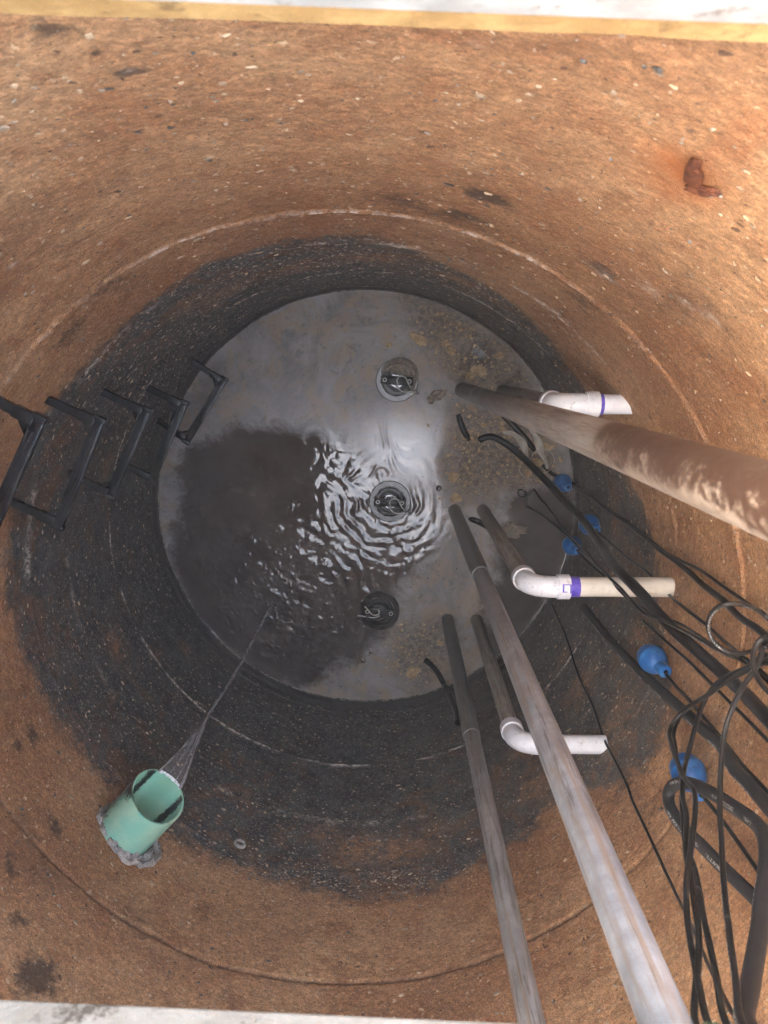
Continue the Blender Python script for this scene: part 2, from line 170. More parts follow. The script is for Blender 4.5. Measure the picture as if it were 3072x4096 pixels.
def bm_mesh(name, bm, smooth=False, angle=35):
    bmesh.ops.recalc_face_normals(bm, faces=bm.faces)
    me = bpy.data.meshes.new(name); bm.to_mesh(me); bm.free()
    if smooth:
        for p in me.polygons: p.use_smooth = True
        me.set_sharp_from_angle(angle=math.radians(angle))
    return me
def add_box(bm, lo, hi, bev=0.0, M=None):
    g = bmesh.ops.create_cube(bm, size=1.0); vs = g['verts']
    for v in vs: v.co = Vector([(lo[i] + hi[i]) / 2 + v.co[i] * (hi[i] - lo[i]) for i in range(3)])
    if bev:
        es = list({e for v in vs for e in v.link_edges}); r = bmesh.ops.bevel(bm, geom=es, offset=bev, segments=2, affect='EDGES', profile=.5)
        vs = list({v for f in r['faces'] for v in f.verts} | {v for v in vs if v.is_valid})
    if M is not None:
        for v in vs: v.co = M @ v.co
    return vs

# ------------------------------------------------------------------ materials
class NT:
    def __init__(s, name):
        s.m = bpy.data.materials.new(name); s.m.use_nodes = True; s.t = s.m.node_tree; s.t.nodes.clear()
        s.out = s.t.nodes.new('ShaderNodeOutputMaterial'); s.b = s.t.nodes.new('ShaderNodeBsdfPrincipled')
        s.t.links.new(s.b.outputs[0], s.out.inputs[0]); s.co = s.t.nodes.new('ShaderNodeTexCoord').outputs['Object']
    def L(s, a, b):
        if hasattr(a, 'links') or hasattr(a, 'is_output'): s.t.links.new(a, b)
        elif isinstance(a, tuple): b.default_value = (*a, 1) if len(a) == 3 and len(b.default_value) == 4 else a
        else: b.default_value = (a, a, a, 1) if b.type == 'RGBA' else a
    def n(s, typ, **kw):
        x = s.t.nodes.new('ShaderNode' + typ)
        for k, v in kw.items(): setattr(x, k, v)
        return x
    def noise(s, scale, detail=4, rough=.55, dist=0, co=None, out='Fac'):
        x = s.n('TexNoise'); x.inputs['Scale'].default_value = scale; x.inputs['Detail'].default_value = detail
        x.inputs['Roughness'].default_value = rough; x.inputs['Distortion'].default_value = dist; s.L(co or s.co, x.inputs['Vector']); return x.outputs[out]
    def voro(s, scale, feature='F1', co=None, out='Distance', rand=1):
        x = s.n('TexVoronoi', feature=feature); x.inputs['Scale'].default_value = scale; x.inputs['Randomness'].default_value = rand; s.L(co or s.co, x.inputs['Vector']); return x.outputs[out]
    def ramp(s, f, stops, interp='LINEAR'):
        x = s.n('ValToRGB'); x.color_ramp.interpolation = interp; e = x.color_ramp.elements
        while len(e) < len(stops): e.new(.5)
        for q, (p, c) in zip(e, stops): q.position = p; q.color = (*c, 1) if isinstance(c, tuple) else (c, c, c, 1)
        s.L(f, x.inputs[0]); return x.outputs[0]
    def mix(s, f, a, b, mode='MIX'):
        x = s.n('MixRGB', blend_type=mode); s.L(f, x.inputs[0]); s.L(a, x.inputs[1]); s.L(b, x.inputs[2]); return x.outputs[0]
    def math(s, op, a, b=0.0, c=0.0):
        x = s.n('Math', operation=op); s.L(a, x.inputs[0]); s.L(b, x.inputs[1]); s.L(c, x.inputs[2]); return x.outputs[0]
    def sm(s, f, a, b):
        x = s.n('MapRange', interpolation_type='SMOOTHSTEP'); s.L(f, x.inputs[0]); x.inputs[1].default_value = a; x.inputs[2].default_value = b; return x.outputs[0]
    def attr(s, name): return s.n('Attribute', attribute_name=name).outputs['Fac']
    def scale(s, v, co=None):
        x = s.n('Mapping'); s.L(co or s.co, x.inputs[0]); x.inputs['Scale'].default_value = v; return x.outputs[0]
    def bump(s, h, dist, strength=1.0, nrm=None):
        x = s.n('Bump'); x.inputs['Strength'].default_value = strength; x.inputs['Distance'].default_value = dist; s.L(h, x.inputs['Height'])
        if nrm is not None: s.L(nrm, x.inputs['Normal'])
        return x.outputs[0]
    def set(s, color=None, rough=None, metal=None, spec=None, normal=None, **kw):
        for k, v in dict(zip(('Base Color', 'Roughness', 'Metallic', 'Specular IOR Level', 'Normal'), (color, rough, metal, spec, normal)), **kw).items():
            if v is not None: s.L(v, s.b.inputs[k])
        return s.m

def mat_wall():
    m = NT('stained_concrete')
    big = m.noise(2.0, 5, .6, .5); mid = m.noise(11, 5, .65, .3); fine = m.noise(85, 5, .72); grit = m.noise(260, 3, .7); speck = m.noise(150, 2, .6)
    base = m.mix(m.sm(big, .33, .68), (.345, .165, .072), (.475, .270, .132))
    base = m.mix(m.math('MULTIPLY', m.sm(mid, .47, .72), .65), base, (.275, .108, .044))
    val = m.math('ADD', m.math('MULTIPLY', m.sm(fine, .30, .70), .44), m.math('ADD', .58, m.math('MULTIPLY', m.sm(grit, .3, .7), .34)))
    cv = m.n('CombineXYZ'); [m.L(val, cv.inputs[k]) for k in range(3)]
    base = m.mix(1.0, base, cv.outputs[0], 'MULTIPLY')
    base = m.mix(m.math('MULTIPLY', m.sm(speck, .60, .70), .65), base, (.60, .38, .20))
    base = m.mix(m.math('MULTIPLY', m.sm(m.noise(120, 2, .6), .64, .72), .7), base, (.075, .038, .022))
    gco = m.scale((1, 1, 1.5))
    for sc_, lo_, hi_ in ((62, .84, .34), (140, .82, .36)):
        q_ = m.n('SeparateColor'); m.L(m.voro(sc_, 'F1', gco, 'Color'), q_.inputs[0])
        v_ = m.math('ADD', lo_, m.math('MULTIPLY', m.math('POWER', q_.outputs[0], 1.4), hi_)); cq = m.n('CombineXYZ')
        [m.L(v_, cq.inputs[k]) for k in range(3)]; base = m.mix(1.0, base, cq.outputs[0], 'MULTIPLY')
    wco = m.n('MixRGB', blend_type='ADD'); wco.inputs[0].default_value = .035; m.L(m.co, wco.inputs[1]); m.L(m.noise(45, 3, out='Color'), wco.inputs[2])
    peb = 0.0
    for sc_, pr_ in ((48, .93), (95, .88)):
        pv = m.voro(sc_, 'F1', wco.outputs[0]); pc = m.voro(sc_, 'F1', wco.outputs[0], 'Color')
        sep = m.n('SeparateColor'); m.L(pc, sep.inputs[0])
        thr = m.math('ADD', .10, m.math('MULTIPLY', sep.outputs[2], .26))
        on = m.math('LESS_THAN', pv, thr)
        pk = m.math('MULTIPLY', on, m.math('GREATER_THAN', sep.outputs[0], pr_))
        base = m.mix(m.math('MULTIPLY', pk, .8), base, m.mix(sep.outputs[1], (.48, .27, .12), (.66, .50, .34)))
        dk = m.math('MULTIPLY', on, m.math('LESS_THAN', sep.outputs[0], .05))
        base = m.mix(m.math('MULTIPLY', dk, .8), base, (.06, .03, .02))
        peb = m.math('ADD', peb, pk)
    # dark splotches of damp growth
    ns = m.math('ADD', m.math('MULTIPLY', m.noise(38, 5, .7), .9), m.math('MULTIPLY', m.noise(9, 3, .6), .5))
    sp = m.sm(m.math('ADD', m.attr('splot'), m.math('MULTIPLY', m.math('SUBTRACT', ns, .7), 1.9)), .20, .80)
    base = m.mix(m.math('MULTIPLY', sp, .85), base, (.055, .034, .022))
    blo = m.sm(m.math('ADD', m.noise(1.7, 6, .7, .8), m.math('MULTIPLY', m.noise(26, 4, .7), .16)), .60, .78)
    base = m.mix(m.math('MULTIPLY', blo, .60), base, (.125, .060, .030))
    # rusty runs
    run = m.sm(m.noise(6, 4, .7, 0, m.scale((1, 1, .16))), .56, .72)
    base = m.mix(m.math('MULTIPLY', run, .38), base, (.30, .105, .036))
    rst = m.math('MULTIPLY', m.attr('rust'), m.math('ADD', .35, m.noise(40, 4, .7)))
    base = m.mix(m.math('MINIMUM', rst, 1.0), base, (.36, .115, .030))
    # black biofilm below the high-water line
    edge = m.math('ADD', m.attr('stain'), m.math('ADD', m.math('MULTIPLY', m.math('SUBTRACT', m.noise(13, 6, .72), .5), .34), m.math('MULTIPLY', m.math('SUBTRACT', m.noise(90, 3, .7), .5), .16)))
    st = m.sm(edge, -.05, .06)
    bare = m.math('MULTIPLY', m.attr('bare'), m.sm(m.math('ADD', m.noise(30, 5, .7), m.math('MULTIPLY', m.noise(130, 3, .6), .35)), .50, .78))
    st = m.math('MULTIPLY', st, m.math('SUBTRACT', 1.0, m.math('MULTIPLY', bare, .95)))
    slime = m.mix(m.sm(m.noise(9, 5, .7), .3, .7), (.044, .044, .044), (.105, .101, .096))
    slime = m.mix(m.sm(m.noise(45, 4, .65), .55, .8), slime, (.13, .105, .08))
    sp2 = m.math('MULTIPLY', m.math('LESS_THAN', m.voro(105, 'F1', wco.outputs[0]), .30), m.math('GREATER_THAN', m.noise(22, 3), .42))
    slime = m.mix(m.math('MULTIPLY', sp2, .6), slime, (.27, .235, .19))
    slime = m.mix(m.math('MULTIPLY', m.sm(m.math('ADD', m.noise(6, 6, .72, .6), m.math('MULTIPLY', edge, -.10)),   .43, .60), .66), slime, m.mix(1.0, base, (.55, .52, .50), 'MULTIPLY'))
    low = m.attr('wet')
    slime = m.mix(m.math('MULTIPLY', low, .75), slime, (.045, .040, .037))
    col = m.mix(st, base, slime)
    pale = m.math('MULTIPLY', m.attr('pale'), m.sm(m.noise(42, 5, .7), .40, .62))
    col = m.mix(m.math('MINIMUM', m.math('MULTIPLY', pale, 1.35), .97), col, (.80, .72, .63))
    grv = m.attr('groove'); col = m.mix(m.math('MULTIPLY', grv, .7), col, (.035, .02, .013))
    h = m.math('ADD', m.math('MULTIPLY', m.noise(50, 6, .75), .8), m.math('MULTIPLY', grit, .5))
    h = m.math('ADD', h, m.math('MULTIPLY', m.math('ADD', peb, sp2), .18))
    rough = m.math('ADD', m.math('MULTIPLY', m.noise(25, 4, .7), .5), m.math('SUBTRACT', .42, m.math('MULTIPLY', low, .22)))
    return m.set(col, rough, 0, .45, m.bump(h, .0075, 1.0))
def mat_pebble():
    m = NT('exposed_aggregate'); t = m.attr('tone')
    c = m.ramp(t, [(0, (.06, .052, .045)), (.40, (.20, .17, .14)), (.55, (.42, .29, .17)), (.8, (.52, .40, .27)), (1, (.70, .60, .48))])
    return m.set(c, .38, 0, .5, m.bump(m.noise(400, 2), .001))
def mat_water():
    m = NT('sewage_water')
    nb = m.noise(6, 7, .72, .8); nf = m.noise(40, 6, .75); n2 = m.noise(2.4, 6, .7, 1.4); nv = m.noise(130, 3, .7)
    e = m.math('ADD', m.attr('clear'), m.math('ADD', m.math('MULTIPLY', m.math('SUBTRACT', nb, .5), 1.25), m.math('MULTIPLY', m.math('SUBTRACT', nf, .5), .55)))
    cl = m.sm(e, -.30, .30)
    film = m.attr('film'); crust = m.math('MULTIPLY', m.attr('crust'), m.sm(m.math('ADD', nb, m.math('MULTIPLY', nf, .4)), .42, .72))
    scum = m.mix(m.sm(n2, .32, .66), (.165, .152, .148), (.285, .268, .258))
    scum = m.mix(m.math('MULTIPLY', m.sm(nb, .45, .64), .85), scum, (.285, .215, .150))
    scum = m.mix(m.math('MULTIPLY', m.sm(m.noise(15, 6, .75, .5), .54, .70), .7), scum, (.085, .077, .074))
    scum = m.mix(m.math('MULTIPLY', m.sm(nf, .54, .72), .55), scum, (.070, .063, .060))
    scum = m.mix(m.math('MULTIPLY', m.sm(nv, .60, .72), .6), scum, (.30, .25, .20))
    scum = m.mix(m.math('MULTIPLY', film, .6), scum, (.17, .165, .175))
    cr = m.mix(m.sm(m.noise(34, 7, .8, .4), .38, .62), (.075, .062, .052), (.30, .235, .165))
    scum = m.mix(m.math('MULTIPLY', crust, .75), scum, cr)
    murk = m.mix(m.sm(m.noise(4, 5, .65), .3, .7), (.048, .039, .036), (.076, .064, .059))
    col = m.mix(cl, scum, murk)
    rs = m.mix(film, m.math('ADD', m.math('MULTIPLY', nf, .35), .22), .13)
    rs = m.mix(crust, rs, .30)
    rough = m.mix(cl, rs, .035)
    bs = m.math('MULTIPLY', m.math('ADD', m.math('MULTIPLY', m.noise(85, 5, .75), .6), m.math('MULTIPLY', m.noise(300, 3), .3)), m.math('SUBTRACT', 1.0, cl))
    bs = m.math('MULTIPLY', bs, m.math('ADD', .16, m.math('MULTIPLY', crust, 1.0)))
    bs = m.math('MULTIPLY', bs, m.math('SUBTRACT', 1.0, m.math('MULTIPLY', film, .8)))
    bs = m.math('ADD', bs, m.math('MULTIPLY', m.math('MULTIPLY', m.noise(75, 4, .7), m.attr('chop')), .05))
    spec = m.mix(cl, m.mix(film, .14, .95), m.mix(film, .62, .95))
    m.b.inputs['IOR'].default_value = 1.5          # greasy film on the water
    return m.set(col, rough, 0, spec, m.bump(bs, .012))
def mat_pipe(name, c0, c1, grime, stain=None, zsplit=None, streak=.5, rough=.38):
    """weathered PVC; z-splits are in world metres because the pipes stand at the world origin height"""
    m = NT(name)
    z = m.n('SeparateXYZ'); m.L(m.co, z.inputs[0]); zz = z.outputs[2]
    st = m.noise(16, 5, .7, .3, m.scale((3.2, 3.2, .22))); blot = m.noise(10, 5, .7)
    col = m.mix(m.sm(blot, .35, .7), c0, c1)
    col = m.mix(m.math('MULTIPLY', m.sm(st, .47, .64), streak), col, grime)
    col = m.mix(m.math('MULTIPLY', m.sm(m.noise(30, 4, .7, .2, m.scale((3, 3, .10))), .56, .63), .7), col, (.095, .065, .045))
    col = m.mix(m.math('MULTIPLY', m.sm(m.noise(18, 5, .7, .3, m.scale((3, 3, .07))), .54, .68), .55), col, (.24, .155, .09))
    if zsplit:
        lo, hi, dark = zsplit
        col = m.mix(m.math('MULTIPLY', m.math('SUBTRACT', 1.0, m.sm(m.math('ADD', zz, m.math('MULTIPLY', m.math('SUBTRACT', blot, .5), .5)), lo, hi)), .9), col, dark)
    if stain:
        z0, z1, sc = stain
        yy = m.math('MULTIPLY', m.math('SUBTRACT', z.outputs[1], .655), 6.5)
        fz_ = m.sm(m.math('ADD', zz, m.math('MULTIPLY', m.math('SUBTRACT', m.noise(30, 5, .75), .5), .06)), z0, z1)
        f = m.math('MULTIPLY', fz_, m.sm(m.math('ADD', yy, m.math('ADD', m.math('MULTIPLY', m.noise(15, 7, .8, .1, m.scale((1, 1, .6))), 1.5), m.math('MULTIPLY', m.noise(70, 5, .8), 1.0))), 1.04, 1.36))
        col0_ = col
        tan_ = m.sm(m.math('ADD', zz, m.math('MULTIPLY', m.math('SUBTRACT', m.noise(30, 5, .75), .5), .06)), z0, z1)
        col = m.mix(m.math('MULTIPLY', tan_, .8), col, m.mix(m.noise(22, 5, .7), (.17, .12, .088), (.26, .205, .16)))
        col = m.mix(f, col, sc)
    col = m.mix(m.math('MULTIPLY', m.sm(m.noise(120, 3, .7), .64, .76), .45), col, (.06, .045, .035))
    return m.set(col, m.math('ADD', rough - .12, m.math('MULTIPLY', blot, .3)), 0, .5, m.bump(m.noise(55, 4, .7), .0012, .6))
def mat_cable(name, c, prints=False, rough=.30, mud=.14):
    m = NT(name); n = m.noise(26, 5, .7)
    col = m.mix(m.math('MULTIPLY', m.sm(n, .52, .74), mud), c, (.11, .075, .045))
    if prints:
        al, ar = m.attr('along'), m.attr('around')
        band = m.math('LESS_THAN', m.math('ABSOLUTE', m.math('SUBTRACT', ar, .30)), .045)
        cb = m.n('CombineXYZ'); m.L(al, cb.inputs[0]); m.L(m.math('MULTIPLY', ar, .06), cb.inputs[1])
        tx = m.sm(m.noise(260, 2, .6, 0, cb.outputs[0]), .50, .56); on = m.sm(m.noise(5, 1, .5, 0, cb.outputs[0]), .50, .53)
        col = m.mix(m.math('MULTIPLY', m.math('MULTIPLY', band, tx), m.math('MULTIPLY', on, .75)), col, (.55, .55, .53))
    return m.set(col, m.math('ADD', rough - .1, m.math('MULTIPLY', n, .25)), 0, .28, m.bump(m.noise(90, 3), .0008, .5))
def simple(name, c0, c1, scale=20, rough=.5, metal=0, bump=.002, bscale=80, dirt=None, dirt_amt=.5, dscale=25, spec=.5):
    m = NT(name); n = m.noise(scale, 5, .65)
    col = m.mix(m.sm(n, .35, .68), c0, c1)
    if dirt: col = m.mix(m.math('MULTIPLY', m.sm(m.noise(dscale, 6, .75), .55, .68), dirt_amt), col, dirt)
    return m.set(col, m.math('ADD', max(.02, rough - .1), m.math('MULTIPLY', n, .2)), metal, spec, m.bump(m.noise(bscale, 4, .7), bump))

M_WALL, M_PEB, M_WATER = mat_wall(), mat_pebble(), mat_water()
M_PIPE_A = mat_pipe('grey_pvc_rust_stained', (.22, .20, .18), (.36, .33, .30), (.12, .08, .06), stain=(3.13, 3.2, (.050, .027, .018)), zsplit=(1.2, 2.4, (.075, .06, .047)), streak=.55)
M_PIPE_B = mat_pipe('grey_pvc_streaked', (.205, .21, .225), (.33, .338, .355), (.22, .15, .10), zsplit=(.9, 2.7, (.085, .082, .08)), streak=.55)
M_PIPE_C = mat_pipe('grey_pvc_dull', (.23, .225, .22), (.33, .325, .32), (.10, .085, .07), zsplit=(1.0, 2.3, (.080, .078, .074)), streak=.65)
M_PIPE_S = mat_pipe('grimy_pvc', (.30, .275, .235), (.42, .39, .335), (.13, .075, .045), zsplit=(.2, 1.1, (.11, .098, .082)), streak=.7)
M_PVC = simple('white_pvc', (.72, .74, .78), (.82, .83, .85), 12, .32, 0, .0004, 60, (.26, .20, .16), .55, 45)
M_PVC2 = simple('cream_pvc', (.62, .575, .49), (.72, .68, .60), 9, .35, 0, .0004, 60, (.22, .15, .11), .35, 45)
M_PURPLE = simple('purple_primer', (.085, .055, .42), (.16, .11, .58), 40, .35, 0, .0004)
M_GREEN = None
M_RUNG = simple('black_plastic', (.010, .0105, .012), (.020, .021, .023), 30, .24, 0, .0008, 120, (.06, .052, .045), .25, 45, spec=.35)
M_IRON = simple('wet_black_iron', (.012, .012, .012), (.03, .028, .026), 30, .20, .0, .0006, 120, (.07, .06, .05), .3, spec=.16)
M_WETRIM = simple('wet_iron_rim', (.03, .028, .026), (.06, .055, .05), 30, .2, 0, .0022, 34, (.07, .06, .05), .3, spec=.5)
M_FILM = simple('clear_water_film', (.03, .028, .026), (.04, .037, .034), 20, .12, 0, .0, spec=.95)
M_STEEL = simple('stainless_steel', (.34, .33, .30), (.50, .49, .45), 30, .35, 0, .0005, spec=.6)
M_BLUE = simple('blue_plastic', (.012, .090, .30), (.022, .15, .42), 22, .42, 0, .0006, 70, (.02, .032, .05), .8, 26)
M_CABLE = mat_cable('black_cable', (.009, .0085, .0085)); M_CABLE_P = mat_cable('black_cable_printed', (.012, .011, .011), True, .38)
M_CABLE_G = mat_cable('charcoal_cable', (.022, .022, .024), True, .5, .10)
M_CLUMP = simple('grease_scum', (.26, .175, .095), (.52, .37, .20), 60, .35, 0, .004, 150, (.06, .045, .035), .6, 90)
M_RAG = simple('pale_wet_rag', (.30, .27, .225), (.42, .385, .33), 30, .5, 0, .001, 120, (.12, .09, .065), .5, 40)
M_RUST = simple('rusted_iron', (.075, .022, .011), (.20, .062, .022), 45, .6, .1, .004, 110, (.05, .02, .012), .7, 60)
M_MORTAR = simple('grey_mortar', (.27, .245, .225), (.48, .445, .41), 40, .85, 0, .014, 45, (.14, .10, .08), .7, 22, spec=.2)
M_CONC = simple('pale_concrete', (.42, .39, .35), (.55, .52, .47), 8, .85, 0, .003, 90, (.30, .20, .12), .5, 12)
M_BEAM = simple('weathered_beam_concrete', (.26, .225, .19), (.36, .32, .28), 8, .85, 0, .003, 90, (.050, .028, .016), .85, 11)
M_LIP = simple('sunlit_rusty_concrete', (.30, .175, .060), (.44, .275, .105), 14, .8, 0, .004, 70, (.045, .02, .008), .6, 20)  # slab edge colour: rust staining with yellow sunlight painted into it
M_ALU = simple('aluminium', (.62, .63, .64), (.72, .73, .74), 15, .4, 1, .0006)
M_GRASS = simple('grass_ground', (.035, .06, .018), (.07, .10, .03), 1.5, .9, 0, .03, 30)
M_MOSS = simple('moss', (.03, .05, .015), (.10, .12, .05), 80, .9, 0, .004, 160)

def mat_green():
    m = NT('green_sewer_pipe'); n = m.noise(9, 5, .65)
    col = m.mix(m.sm(n, .35, .68), (.23, .54, .41), (.40, .61, .43))
    al = m.attr('dirt'); d = m.sm(m.math('ADD', al, m.math('MULTIPLY', m.math('SUBTRACT', m.noise(38, 6, .75, 0, m.scale((1, 1, 1))), .5), 1.0)), .38, .62)
    col = m.mix(d, col, (.022, .026, .02))
    col = m.mix(m.math('MULTIPLY', m.attr('flow'), .6), col, (.20, .40, .25))
    col = m.mix(m.math('MULTIPLY', m.sm(m.noise(130, 3, .7), .66, .73), .8), col, (.04, .05, .035))
    return m.set(col, m.math('ADD', .22, m.math('MULTIPLY', n, .3)), 0, .5, m.bump(m.noise(80, 3), .0006, .5))
M_GREEN = mat_green()
def mat_stream(name, lo, hi):
    m = NT(name); s = m.noise(26, 4, .7, .2, m.scale((6, 6, .25)))
    m.set(m.mix(s, (.18, .17, .165) if hi else (.30, .29, .285), (.42, .41, .41) if hi else (.30, .29, .285)), .12, 0, .5 if hi else .2, m.bump(s, .0008 if hi else .00001))
    tr = m.n('BsdfTransparent'); mx = m.n('MixShader'); m.L(m.math('ADD', lo, m.math('MULTIPLY', m.sm(s, .42, .66), hi)), mx.inputs[0])
    m.L(tr.outputs[0], mx.inputs[1]); m.L(m.b.outputs[0], mx.inputs[2]); m.L(mx.outputs[0], m.out.inputs[0]); return m.m
M_STREAM, M_STREAM2 = mat_stream('falling_water', .62, .34), mat_stream('thin_falling_water', .17, 0.0)

# ------------------------------------------------------------------ well wall
ZT = 3.75; NTH, NZ = 1120, 600
th = np.arange(NTH) * 2 * math.pi / NTH - math.pi; zs = np.linspace(-.25, ZT, NZ)
TH, ZZ = np.meshgrid(th, zs, indexing='ij')
U = (TH + math.pi) / (2 * math.pi)
per = 2 * math.pi * R
def wn(lam, seed, o=3): k = int(round(per / lam)); return fbm(U * k, ZZ / lam, seed, k, o)
sd_ = np.array(STAIN + [(STAIN[0][0] + 360, STAIN[0][1])]); sd_ = np.vstack([(STAIN[-1][0] - 360, STAIN[-1][1]), sd_])
ZB = np.interp(np.degrees(TH), sd_[:, 0], sd_[:, 1])
disp = .010 * wn(.30, 11) + .0055 * wn(.055, 21) + .0040 * wn(.022, 31, 2)
JZ = 2.241 + .004 * np.sin(TH * 3 + 1) + .012 * wn(.25, 41)
jd = ZZ - JZ
near = sstep(.2, -.3, np.sin(TH))                       # photographer's side of the ring joint is an open groove
ridge = np.exp(-((jd + .012) / .0048)**2) * (1 - near); groove = np.exp(-(jd / .006)**2) * near
disp += .009 * ridge - .014 * groove + .004 * sstep(.0, -.02, jd) * (1 - near)
LZ = [(.79, .02, .006), (1.66, .02, .005), (.17, .004, .008)]
for z0, wob, a in LZ:
    zz0 = z0 + wob * wn(.5, int(z0 * 100)); disp += a * np.exp(-((ZZ - zz0) / .010)**2) * (.4 + 1.2 * np.clip(wn(.09, 77) + .3, 0, 1))
disp += .012 * sstep(.10, .07, ZZ)                      # sludge bench at the water line
stain = (ZB - ZZ)
deg = np.degrees(TH)
farside = sstep(20, 45, deg) * sstep(150, 125, deg)
pale = ridge * np.clip(.3 + 2.2 * wn(.07, 69), .15, 1) * (.35 + .9 * sstep(40, 70, deg) * sstep(128, 105, deg)) * sstep(-8, 20, deg)  # pale mortar ridge, whitened to paint in the light its ledge catches
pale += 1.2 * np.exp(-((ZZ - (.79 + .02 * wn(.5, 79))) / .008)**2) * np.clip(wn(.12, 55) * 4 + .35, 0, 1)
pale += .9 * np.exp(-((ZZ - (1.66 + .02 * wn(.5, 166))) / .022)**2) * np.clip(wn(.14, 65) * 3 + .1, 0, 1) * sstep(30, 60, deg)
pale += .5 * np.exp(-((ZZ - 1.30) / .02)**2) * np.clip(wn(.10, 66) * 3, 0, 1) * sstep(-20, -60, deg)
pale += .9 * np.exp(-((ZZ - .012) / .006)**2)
XY = np.stack([R * np.cos(TH), R * np.sin(TH), ZZ], -1)
def patches(L):
    a = np.zeros_like(TH)
    for x, y, z, r, s in L:
        d2 = ((XY - np.array([x, y, z]))**2).sum(-1); a = np.maximum(a, s * np.exp(-d2 / (r * r)))
    return a
bare = patches(BARE) * 1.15; splot = patches(SPLOT); rust = patches([(.585, 1.070, 3.31, .065, 1.1), (.585, 1.07, 3.23, .05, .8), (.62, 1.05, 3.27, .045, .8)])
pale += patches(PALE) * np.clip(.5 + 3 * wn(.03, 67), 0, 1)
# notch round the inlet pipe is a mortar collar, built below
RR = R - disp
Vw = np.stack([RR * np.cos(TH), RR * np.sin(TH), ZZ], -1).reshape(-1, 3)
F = grid_faces(NTH, NZ, True)[:, ::-1]
wet = sstep(.22, .06, ZZ) + .25 * sstep(1.2, .2, ZZ)
well = thing('concrete_well', 'round deep concrete well wall, rusty brown above and black slime below', 'well')
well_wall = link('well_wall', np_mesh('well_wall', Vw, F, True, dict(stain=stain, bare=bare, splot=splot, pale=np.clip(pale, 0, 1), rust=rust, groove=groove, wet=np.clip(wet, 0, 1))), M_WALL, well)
# exposed stones standing proud of the wall
NP_ = 30000
pt = rng.uniform(-math.pi, math.pi, NP_); pz = rng.uniform(.12, 3.6, NP_)
zb = np.interp(np.degrees(pt), sd_[:, 0], sd_[:, 1]); inb = pz < zb
keep = inb | (rng.random(NP_) < .36); pt, pz, inb = pt[keep], pz[keep], inb[keep]
# a strip of bare gravel low on the near wall and one high on it
ex = [(-94, 1.70, 11, .05, 420), (-76, 1.74, 8, .05, 180), (-64, 2.75, 3, .16, 110), (92, 1.66, 22, .05, 260), (100, 1.25, 30, .30, 1800), (60, .80, 45, .03, 420), (-110, 1.45, 30, .25, 900), (-30, 1.5, 14, .25, 700), (60, .95, 30, .05, 160), (-98, 1.30, 14, .02, 140), (150, .9, 10, .3, 260)]
for d0, z0, dd, dz, n in ex:
    pt = np.r_[pt, np.radians(rng.normal(d0, dd, n))]; pz = np.r_[pz, rng.normal(z0, dz, n)]; inb = np.r_[inb, np.ones(n, bool)]
n = len(pt); ico = bmesh.new(); bmesh.ops.create_icosphere(ico, subdivisions=1, radius=1); iv = np.array([v.co[:] for v in ico.verts]); iff = np.array([[v.index for v in f.verts] for f in ico.faces]); ico.free()
ii = np.clip(((pt + math.pi) / (2 * math.pi) * NTH).astype(int), 0, NTH - 1); jj = np.clip(((pz + .25) / (ZT + .25) * NZ).astype(int), 0, NZ - 1)
pr = RR[ii, jj]
size = rng.lognormal(-5.85, .42, n)[:, None]; size = np.clip(size, .0014, .0080)
sc3 = np.concatenate([size * rng.uniform(.8, 1.7, (n, 1)), size * rng.uniform(.6, 1.1, (n, 1)), size * rng.uniform(.35, .7, (n, 1))], 1)
jit = 1 + .28 * rng.standard_normal((n, len(iv), 1))
loc3 = iv[None] * jit * sc3[:, None, :]
a = rng.uniform(-.6, .6, n); ca, sa = np.cos(a)[:, None], np.sin(a)[:, None]
lu, lv, lw = loc3[..., 0] * ca - loc3[..., 1] * sa, loc3[..., 0] * sa + loc3[..., 1] * ca, loc3[..., 2]
ct, st_ = np.cos(pt)[:, None], np.sin(pt)[:, None]; rad = pr[:, None] - lw
PV = np.stack([rad * ct - lu * st_, rad * st_ + lu * ct, pz[:, None] + lv], -1).reshape(-1, 3)
PF = (iff[None] + (np.arange(n) * len(iv))[:, None, None]).reshape(-1, 3)
tone = np.where(rng.random(n) < .5, rng.random(n) * .45, rng.random(n)); tone = np.where(inb, .12 + tone * .72, np.where(rng.random(n) < .22, .05, .42 + .30 * tone))
pb = link('exposed_aggregate', np_mesh('exposed_aggregate', PV, PF, False, dict(tone=np.repeat(tone, len(iv)))), M_PEB, well); pb['kind'] = 'stuff'

# ------------------------------------------------------------------ water with scum
PUMPS = [(.177, .712), (.138, .020), (.075, -.640)]; SPL = (-.561, -.609)
NR, NT_ = 330, 900
rr = (np.linspace(0, 1, NR)**.8) * (R + .01); tt = np.arange(NT_) * 2 * math.pi / NT_
RRr, TT = np.meshgrid(rr, tt, indexing='ij'); X = RRr * np.cos(TT); Y = RRr * np.sin(TT)
xw = X + .11 * fbm(X * 4 + 90, Y * 4 + 90, 201, 0, 5); yw = Y + .11 * fbm(X * 4 + 190, Y * 4 + 90, 211, 0, 5)
clear = np.full(X.shape, -9.0)
for P in CLEAR: clear = np.maximum(clear, polydist(xw, yw, P))
clear_a = np.clip(clear / .22, -1, 1)
crust = np.full(X.shape, -9.0)
for P in CRUST: crust = np.maximum(crust, polydist(xw, yw, P))
crust_a = sstep(-.10, .10, crust + .10 * fbm(X * 9 + 40, Y * 9 + 40, 221, 0, 4))
film = np.exp(-(((X - .20) / .30)**2 + ((Y - .30) / .24)**2)) + .3 * np.exp(-(((X - .42) / .14)**2 + ((Y - .02) / .25)**2)) + .35 * np.exp(-(((X + .45) / .35)**2 + ((Y - .50) / .25)**2))
film = np.clip(film, 0, 1) * (1 - crust_a)
